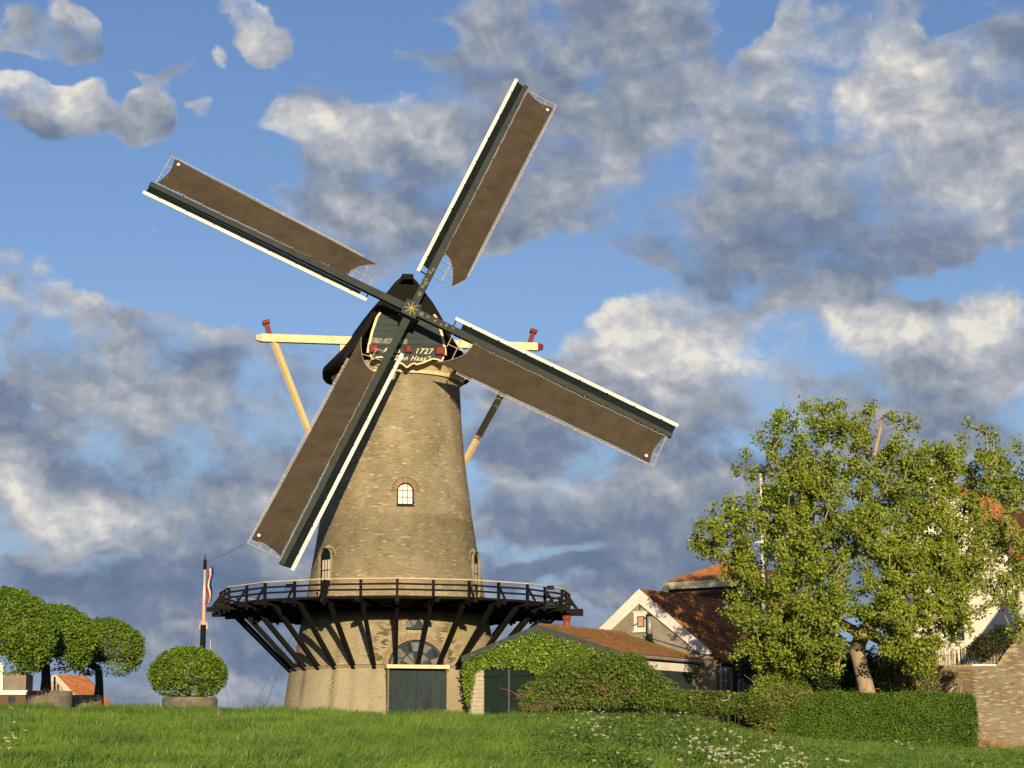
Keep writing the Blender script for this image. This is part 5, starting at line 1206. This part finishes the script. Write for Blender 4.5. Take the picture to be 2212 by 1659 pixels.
planter(352, 469, 1507, 80, 'wide round planter under the low clipped bush by the flagpole')

# clipped hedge
def slab_leaves(name, parent_label, cat, pts, nrm, size, ca_, cb_, material, thick=.15, up=.3, core=None):
    P_ = pts+rng.normal(0, thick, pts.shape)*1.0; cl_ = leaf_cols(len(P_), ca_, cb_, P_, 1.2, .6)
    me = leaves_mesh(name, P_, size, cl_, material, up, nrm)
    return me
hL, hR = at(1668, 1600, 78.2), at(2104, 1615, 78.6); hz_t = at(1900, 1500, 78.4).z; 
hg = empty('hedge', ((hL.x+hR.x)/2, 78.5, .4), 'long dense dark green clipped hedge in front of the big tree', 'hedge')
hw_ = hR.x-hL.x; nH = 52000; u = rng.uniform(size=nH); vv = rng.uniform(size=nH); sel = rng.uniform(size=nH)
X = hL.x+u*hw_; zb_ = at(1850, 1625, 78.2).z-.2; Y_ = np.full(nH, 78.2); Zt = hz_t+.16*(fbm(np.c_[X, X*0], 1.6, 5, 3)-.5)+np.where(rng.uniform(size=nH) > .93, rng.uniform(0, .16, nH), 0)-.03*np.abs(u-.4); Z = zb_+vv*(Zt-zb_)
NR = np.tile(np.array((0, -1.6, 0)), (nH, 1))
topm = sel < .16; Z[topm] = Zt[topm]; Y_[topm] = 78.2+vv[topm]*1.5; NR[topm] = (0, 0, 1.6)
rm = sel > .93; X[rm] = hR.x; Y_[rm] = 78.2+u[rm]*1.5; NR[rm] = (1.6, 0, 0); lm_ = (sel > .90) & (sel <= .93); X[lm_] = hL.x; Y_[lm_] = 78.2+u[lm_]*1.5
edge_round = np.clip((Z-(Zt-.25))/.25, 0, 1)**2*.18; Y_ = Y_+edge_round
bul = (fbm(np.c_[X, Z], 1.1, 6, 3)-.5)*.35; Y_ = Y_-bul; X = X+np.where(u > .97, (fbm(np.c_[Z, Z], 1.5, 8, 2)-.3)*.25, 0)
PH = np.c_[X, Y_, Z]
PH = PH+rng.normal(0, .05, PH.shape)
cl = leaf_cols(nH, (.036, .085, .010), (.13, .22, .022), PH, 1.4, .6)
link(bpy.data.objects.new('foliage', leaves_mesh('foliage', PH, rng.uniform(.05, .10, nH), cl, m_leafd, .2, NR, .6, .0)), hg)
b = MB(); b.box((hL.x+.08, 78.36, zb_-.3), (hR.x-.08, 79.6, hz_t-.12)); b.obj('inner_twigs', mat('twig_core', C4(.022, .024, .010), .95, C4(.012, .014, .006), 12), hg)

# ivy on the shed gable
def in_poly(px, py, poly):
    c = np.zeros(len(px), bool); n_ = len(poly)
    for i in range(n_):
        x1_, y1_ = poly[i]; x2_, y2_ = poly[(i+1) % n_]
        cnd = ((y1_ > py) != (y2_ > py)); xin = (x2_-x1_)*(py-y1_)/((y2_-y1_) if y2_ != y1_ else 1e-9)+x1_; c ^= cnd & (px < xin)
    return c
ivyp = [(1003, 1428), (1040, 1410), (1100, 1387), (1163, 1364), (1230, 1385), (1320, 1412), (1330, 1425), (1300, 1480), (1220, 1500), (1165, 1460), (1145, 1448), (1120, 1441), (1060, 1442), (1030, 1448), (1022, 1480), (1016, 1538), (1009, 1520), (1003, 1475), (1000, 1440)]
nI = 60000; pxs = rng.uniform(995, 1335, nI); pys = rng.uniform(1355, 1540, nI); m_ = in_poly(pxs+rng.normal(0, 2.2, nI), pys+rng.normal(0, 2.2, nI), ivyp); pxs, pys = pxs[m_][:15000], pys[m_][:15000]
PI = []
for a_, b_ in zip(pxs, pys):
    l = local_of(a_, b_, IS, y=0.0); PI.append(MS @ Vector((l.x, .10-abs(random.gauss(0, .09))-.05, l.z)))
PI = np.array(PI); nrmI = np.tile(np.array(MS.to_3x3() @ Vector((0, -1.7, 0)))[None], (len(PI), 1))
cl = leaf_cols(len(PI), (.065, .125, .012), (.22, .32, .030), PI, 1.6, .6)
ivy = link(bpy.data.objects.new('ivy', leaves_mesh('ivy', PI, rng.uniform(.07, .13, len(PI)), cl, mat('ivy_leaf', None, .35, None, 3, 2, 'attr', .5, trans=.1), .2, nrmI, .8, .5)))
tag(ivy, 'glossy bright green ivy covering the shed gable above the green doors', 'ivy')

# shrubs, brambles, undergrowth: each a mass of leaves on blobs (picture x, y, half sizes, depth)
def bush(name, label, cat, blobs, nleaf, size, ca_, cb_, material=m_leaf, twigs=0, twigcol=(.30, .17, .09), group=None, shell=.35, up=.3, tb=None):
    Y0 = blobs[0][4]; bx = at(blobs[0][0], blobs[0][1], Y0); o = empty(name, (bx.x, Y0, float(ground(bx.x, Y0))), label, cat, group)
    w_ = np.array([b[2]*b[3] for b in blobs], float); w_ /= w_.sum(); ci = rng.choice(len(blobs), size=nleaf, p=w_); v = rng.normal(size=(nleaf, 3)); v /= np.linalg.norm(v, axis=1)[:, None]; v[:, 1] = -np.abs(v[:, 1])*np.where(rng.uniform(size=nleaf) < .8, 1, -1)
    rr = (1-shell*rng.uniform(size=nleaf)**1.3)*(1+.35*(fbm(v+ci[:, None]*3, 2.2, 17, 3)-.5)*2); C_ = np.array([[*at(b[0], b[1], b[4])] for b in blobs]); S_ = np.array([[b[2]*b[4]/FPX, (b[2]+b[3])*.5*b[4]/FPX, b[3]*b[4]/FPX] for b in blobs])
    P_ = C_[ci]+v*rr[:, None]*S_[ci]; gz = ground(P_[:, 0], P_[:, 1]); P_ = P_[P_[:, 2] > gz-.05]; v = v[:len(P_)]
    cl_ = leaf_cols(len(P_), ca_, cb_, P_, 1.3, .55)
    link(bpy.data.objects.new('foliage', leaves_mesh('foliage', P_, rng.uniform(size[0], size[1], len(P_)), cl_, material, up, None, .7, .2)), o)
    tm = MB(); tm._c = (*twigcol, 1)
    for k in range(twigs):
        i = int(rng.choice(tb)) if tb else rng.choice(len(blobs), p=w_); s0 = Vector(C_[i])+Vector((random.uniform(-1, 1)*S_[i][0]*.8, -random.uniform(.0, .9)*S_[i][1], -S_[i][2]*random.uniform(.2, .9))); d = Vector((random.gauss(0, .6), -.25, random.uniform(.1, .9)))*S_[i][2]*random.uniform(.5, 1.1)
        tm._c = tuple(c*random.uniform(.6, 1.4) for c in twigcol)+(1,); tm.tube([s0, s0+d*.5+Vector((random.gauss(0, .08), -.1, .1)), s0+d], [.016, .012, .006], 4)
    if twigs: tm.obj('twigs', m_straw, o)
    return o
bush('bramble_thicket', 'large tangled bramble thicket with red-brown stems against the shed door', 'brambles',
     [(1250,1474,95,54,78.5),(1180,1500,60,32,77.8),(1335,1472,85,56,78.6),(1300,1442,70,36,79),(1400,1495,70,30,78.2),(1240,1520,100,16,77.4),(1440,1515,80,22,77.6),(1160,1520,45,18,77.2)], 34000, (.06, .13), (.045, .095, .014), (.18, .26, .038), twigs=460, twigcol=(.20, .155, .085), shell=.6, tb=(0, 1, 1, 5, 5, 7, 7, 2))
bush('dark_shrub', 'upright dark green shrub beside the end of the shed bargeboard', 'shrub', [(1370,1447,36,36,78.9),(1385,1475,50,30,78.7),(1350,1430,16,18,79)], 7500, (.05, .10), (.045, .10, .014), (.15, .25, .03), twigs=20)
bush('low_shrub_row', 'low shrubs with creamy flower heads in front of the gabled house', 'shrubs', [(1480,1508,60,18,77.6),(1545,1510,60,18,77.6),(1600,1520,60,22,77.4),(1640,1535,50,24,77.2),(1540,1530,90,16,77)], 15000, (.05, .11), (.05, .085, .014), (.19, .24, .035), twigs=60, twigcol=(.14, .14, .05))
bush('young_shrub', 'loose light green young shrub between the gabled house and the hedge', 'shrub', [(1675,1485,55,50,78.0),(1640,1520,40,36,77.6),(1700,1460,36,30,78.3),(1720,1500,36,40,78.6),(1660,1560,36,28,77.4)], 12000, (.05, .10), (.10, .16, .02), (.32, .38, .06), twigs=90, shell=.7, twigcol=(.16, .15, .06))
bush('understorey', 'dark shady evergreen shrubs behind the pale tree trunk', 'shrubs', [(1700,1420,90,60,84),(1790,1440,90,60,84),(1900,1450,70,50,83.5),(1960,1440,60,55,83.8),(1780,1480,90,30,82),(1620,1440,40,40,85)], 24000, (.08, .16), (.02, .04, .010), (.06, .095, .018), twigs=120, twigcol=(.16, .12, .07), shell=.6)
bush('sunlit_laurel', 'sunlit green bush with bare pale stems just right of the tree trunk', 'shrub', [(1940,1455,50,38,80.6),(1985,1470,40,30,80.8),(1915,1470,30,30,80.4)], 6500, (.07, .13), (.05, .10, .014), (.16, .22, .03), twigs=90, twigcol=(.36, .25, .13), shell=.8)
bush('dry_creeper', 'dark tangled creeper spilling over the fence by the raking wall top', 'creeper', [(2130,1395,34,26,86.8),(2160,1378,28,30,87),(2105,1405,26,16,87)], 4200, (.08, .14), (.02, .032, .012), (.07, .085, .02), twigs=80, twigcol=(.08, .06, .04), shell=.9)

# grass
print('grass')
nG = 215000; Yg = 44+(rng.uniform(size=nG)**.9)*34; half = (CX+60)/FPX*Yg; Xg = rng.uniform(-1, 1, nG)*half; Yg[-9000:] = rng.uniform(78, 86.5, 9000); Xg[-9000:] = rng.uniform(.80, 1.03, 9000)*CX/FPX*Yg[-9000:]
tuft = fbm(np.c_[Xg, Yg], .9, 2, 3); tuft2 = fbm(np.c_[Xg, Yg], .25, 12, 3)
Zg = ground(Xg, Yg); PX, PY = CX+FPX*Xg/(Yg*cos(PITCH)+Zg*sin(PITCH)), None
right = np.clip((PX-1100)/250, 0, 1); patchn = fbm(np.c_[Xg, Yg*.7], .6, 40, 3); meadow = right*(patchn > .38+.25*np.clip((1500-PX)/500, 0, 1))
Hg = (.14+.30*np.clip((tuft-.35)*2.2, 0, 1))*rng.uniform(.6, 1.25, nG)*(1-.25*meadow); wg = rng.uniform(.012, .026, nG)
lean = np.stack([(tuft2-.5)*2.2+rng.normal(0, .35, nG)+.25, rng.normal(0, .35, nG)-.1], 1)*Hg[:, None]*.75
Bp = np.c_[Xg, Yg, Zg-.02]; ang = rng.uniform(-.9, .9, nG); sx = np.c_[np.cos(ang), np.sin(ang), np.zeros(nG)]*wg[:, None]/2
Mp = Bp+np.c_[lean*.35, Hg*.6]; Tp = Bp+np.c_[lean, Hg]
V = np.stack([Bp-sx, Bp+sx, Mp+sx*.8, Mp-sx*.8, Tp], 1).reshape(-1, 3); i5 = np.arange(nG)*5
F = np.concatenate([np.stack([i5, i5+1, i5+2], 1), np.stack([i5, i5+2, i5+3], 1), np.stack([i5+3, i5+2, i5+4], 1)])
gc = mixcol((.060, .130, .016), (.155, .255, .030), np.clip(rng.uniform(size=nG)*.55+(fbm(np.c_[Xg, Yg], .5, 77, 3)-.5)*1.6+.3, 0, 1)); dk = (np.clip((tuft-.5)*3, 0, 1)*.3)[:, None]; gc = gc*(1-dk)+np.array((.045, .12, .028))*dk
dry = (rng.uniform(size=nG) > .975)[:, None]; gc = gc*(1-dry)+np.array((.30, .25, .11))*dry
gme = np_mesh('grass', V, F, 3, m_grass, np.repeat(gc, 5, 0)); tag(link(bpy.data.objects.new('grass', gme)), 'long bright green grass on the dike slope', kind='stuff')
# broad-leaved meadow weeds on the right
nM = 60000; Ym = 46+rng.uniform(size=nM)*33; Xm = rng.uniform(-.05, 1.05, nM)*(CX)/FPX*Ym*1.02; Zm = ground(Xm, Ym); pxm = CX+FPX*Xm/(Ym*cos(PITCH)+Zm*sin(PITCH))
pm2 = fbm(np.c_[Xm, Ym*.7], .6, 40, 3); keep_ = rng.uniform(size=nM) < np.clip((pxm-1090)/260, 0, 1)*np.clip((pm2-.34)*5+np.clip((pxm-1500)/300, 0, 1), 0, 1)
Xm, Ym, Zm, pxm = Xm[keep_], Ym[keep_], Zm[keep_], pxm[keep_]; hm = rng.uniform(0, 1, len(Xm))**.7*(.22+.35*fbm(np.c_[Xm, Ym], .8, 51, 3))*np.interp(pxm, [1500, 1700], [1, .5]); P = np.c_[Xm, Ym, Zm+hm]
cl = leaf_cols(len(P), (.045, .095, .016), (.15, .22, .035), P, 1.0, .5)
tag(link(bpy.data.objects.new('undergrowth', leaves_mesh('undergrowth', P, rng.uniform(.06, .15, len(P)), cl, m_leaf, .5, None, .6, .0))), 'rank weeds and nettles across the right of the slope', kind='stuff')
# cow parsley
CP = [(1290,1565,45,22,60),(1250,1550,60,12,12),(1430,1545,90,20,26),(1510,1600,60,26,110),(1580,1635,60,22,120),(1650,1610,60,26,70),(1720,1650,90,20,60),(1560,1510,50,12,40),(1370,1600,120,40,24),(1950,1605,30,8,16),(1830,1640,60,16,14),(30,1590,34,22,26),(1150,1548,40,6,8),(60,1535,80,6,8),(2010,1600,12,6,10)]
VV, FF, CC = [], [], []; kk = 0; tmb = MB(); tmb._c = (.08, .13, .03, 1)
for (cx_, cy_, sx_, sy_, n_) in CP:
    for _ in range(int(n_*.34)):
        px, py = random.gauss(cx_, sx_*.6), random.gauss(cy_, sy_*.6)
        # where the ray meets the slope
        d = ray(px, py); t = 44.0
        while t < 79 and d[2]/d[1]*t > float(ground(d[0]/d[1]*t, t))+.45: t += .5
        if cy_ < 1520: t = 76.6
        c = d/d[1]*t; rr_ = random.uniform(.02, .07); stem0 = Vector((c[0]+random.gauss(0, .05), c[1], float(ground(c[0], c[1])))); tmb.tube([stem0, Vector(c)], [.010, .006], 3, cap=False)
        for q in range(6):
            a = rng.uniform(0, 2*pi); r = rr_*math.sqrt(rng.uniform()); p = c+np.array((r*cos(a), r*sin(a), rng.uniform(-.02, .02))); s_ = rng.uniform(.015, .035); nn_ = np.array((rng.normal(0, .4), -.6, .8)); e1 = np.cross(nn_, (0, 0, 1.)); e1 /= np.linalg.norm(e1); e2 = np.cross(nn_, e1); e2 /= np.linalg.norm(e2)
            VV += [p+e1*s_, p+e2*s_, p-e1*s_, p-e2*s_]; FF.append((kk, kk+1, kk+2, kk+3)); kk += 4; cc_ = random.uniform(.75, 1); CC += [(.46*cc_, .47*cc_, .30*cc_)]*4
cpo = link(bpy.data.objects.new('cow_parsley', np_mesh('cow_parsley', np.array(VV), np.array(FF), 4, m_straw, np.array(CC)))); tag(cpo, 'creamy white cow parsley flower heads among the weeds', kind='stuff')
tag(tmb.obj('stems', m_straw, cpo), kind='stuff')
# dry grass at the foot of the right wall
nD = 5200; u = rng.uniform(size=nD); pxd = 2090+u*130; pyd = 1612+u*34+rng.normal(0, 9, nD); Yd = 84.5-u*3+rng.normal(0, .5, nD); P0 = np.array([[*at(a_, b_, c_)] for a_, b_, c_ in zip(pxd, pyd, Yd)]); ln = rng.uniform(.15, .5, nD)
D_ = np.c_[rng.normal(.3, .5, nD), rng.normal(0, .3, nD), rng.uniform(-.2, .5, nD)]; D_ /= np.linalg.norm(D_, axis=1)[:, None]; P1 = P0+D_*ln[:, None]; sx = np.cross(D_, (0, 1., 0)); sx /= np.linalg.norm(sx, axis=1)[:, None]+1e-9; sx *= .012
V = np.stack([P0-sx, P0+sx, P1], 1).reshape(-1, 3); cl = mixcol((.16, .10, .05), (.40, .25, .13), rng.uniform(size=nD))
tag(link(bpy.data.objects.new('dry_grass', np_mesh('dry_grass', V, np.arange(nD*3).reshape(-1, 3), 3, m_straw, np.repeat(cl, 3, 0)))), 'withered red-brown grass along the foot of the right wall', kind='stuff')
print('objects', len(bpy.data.objects))
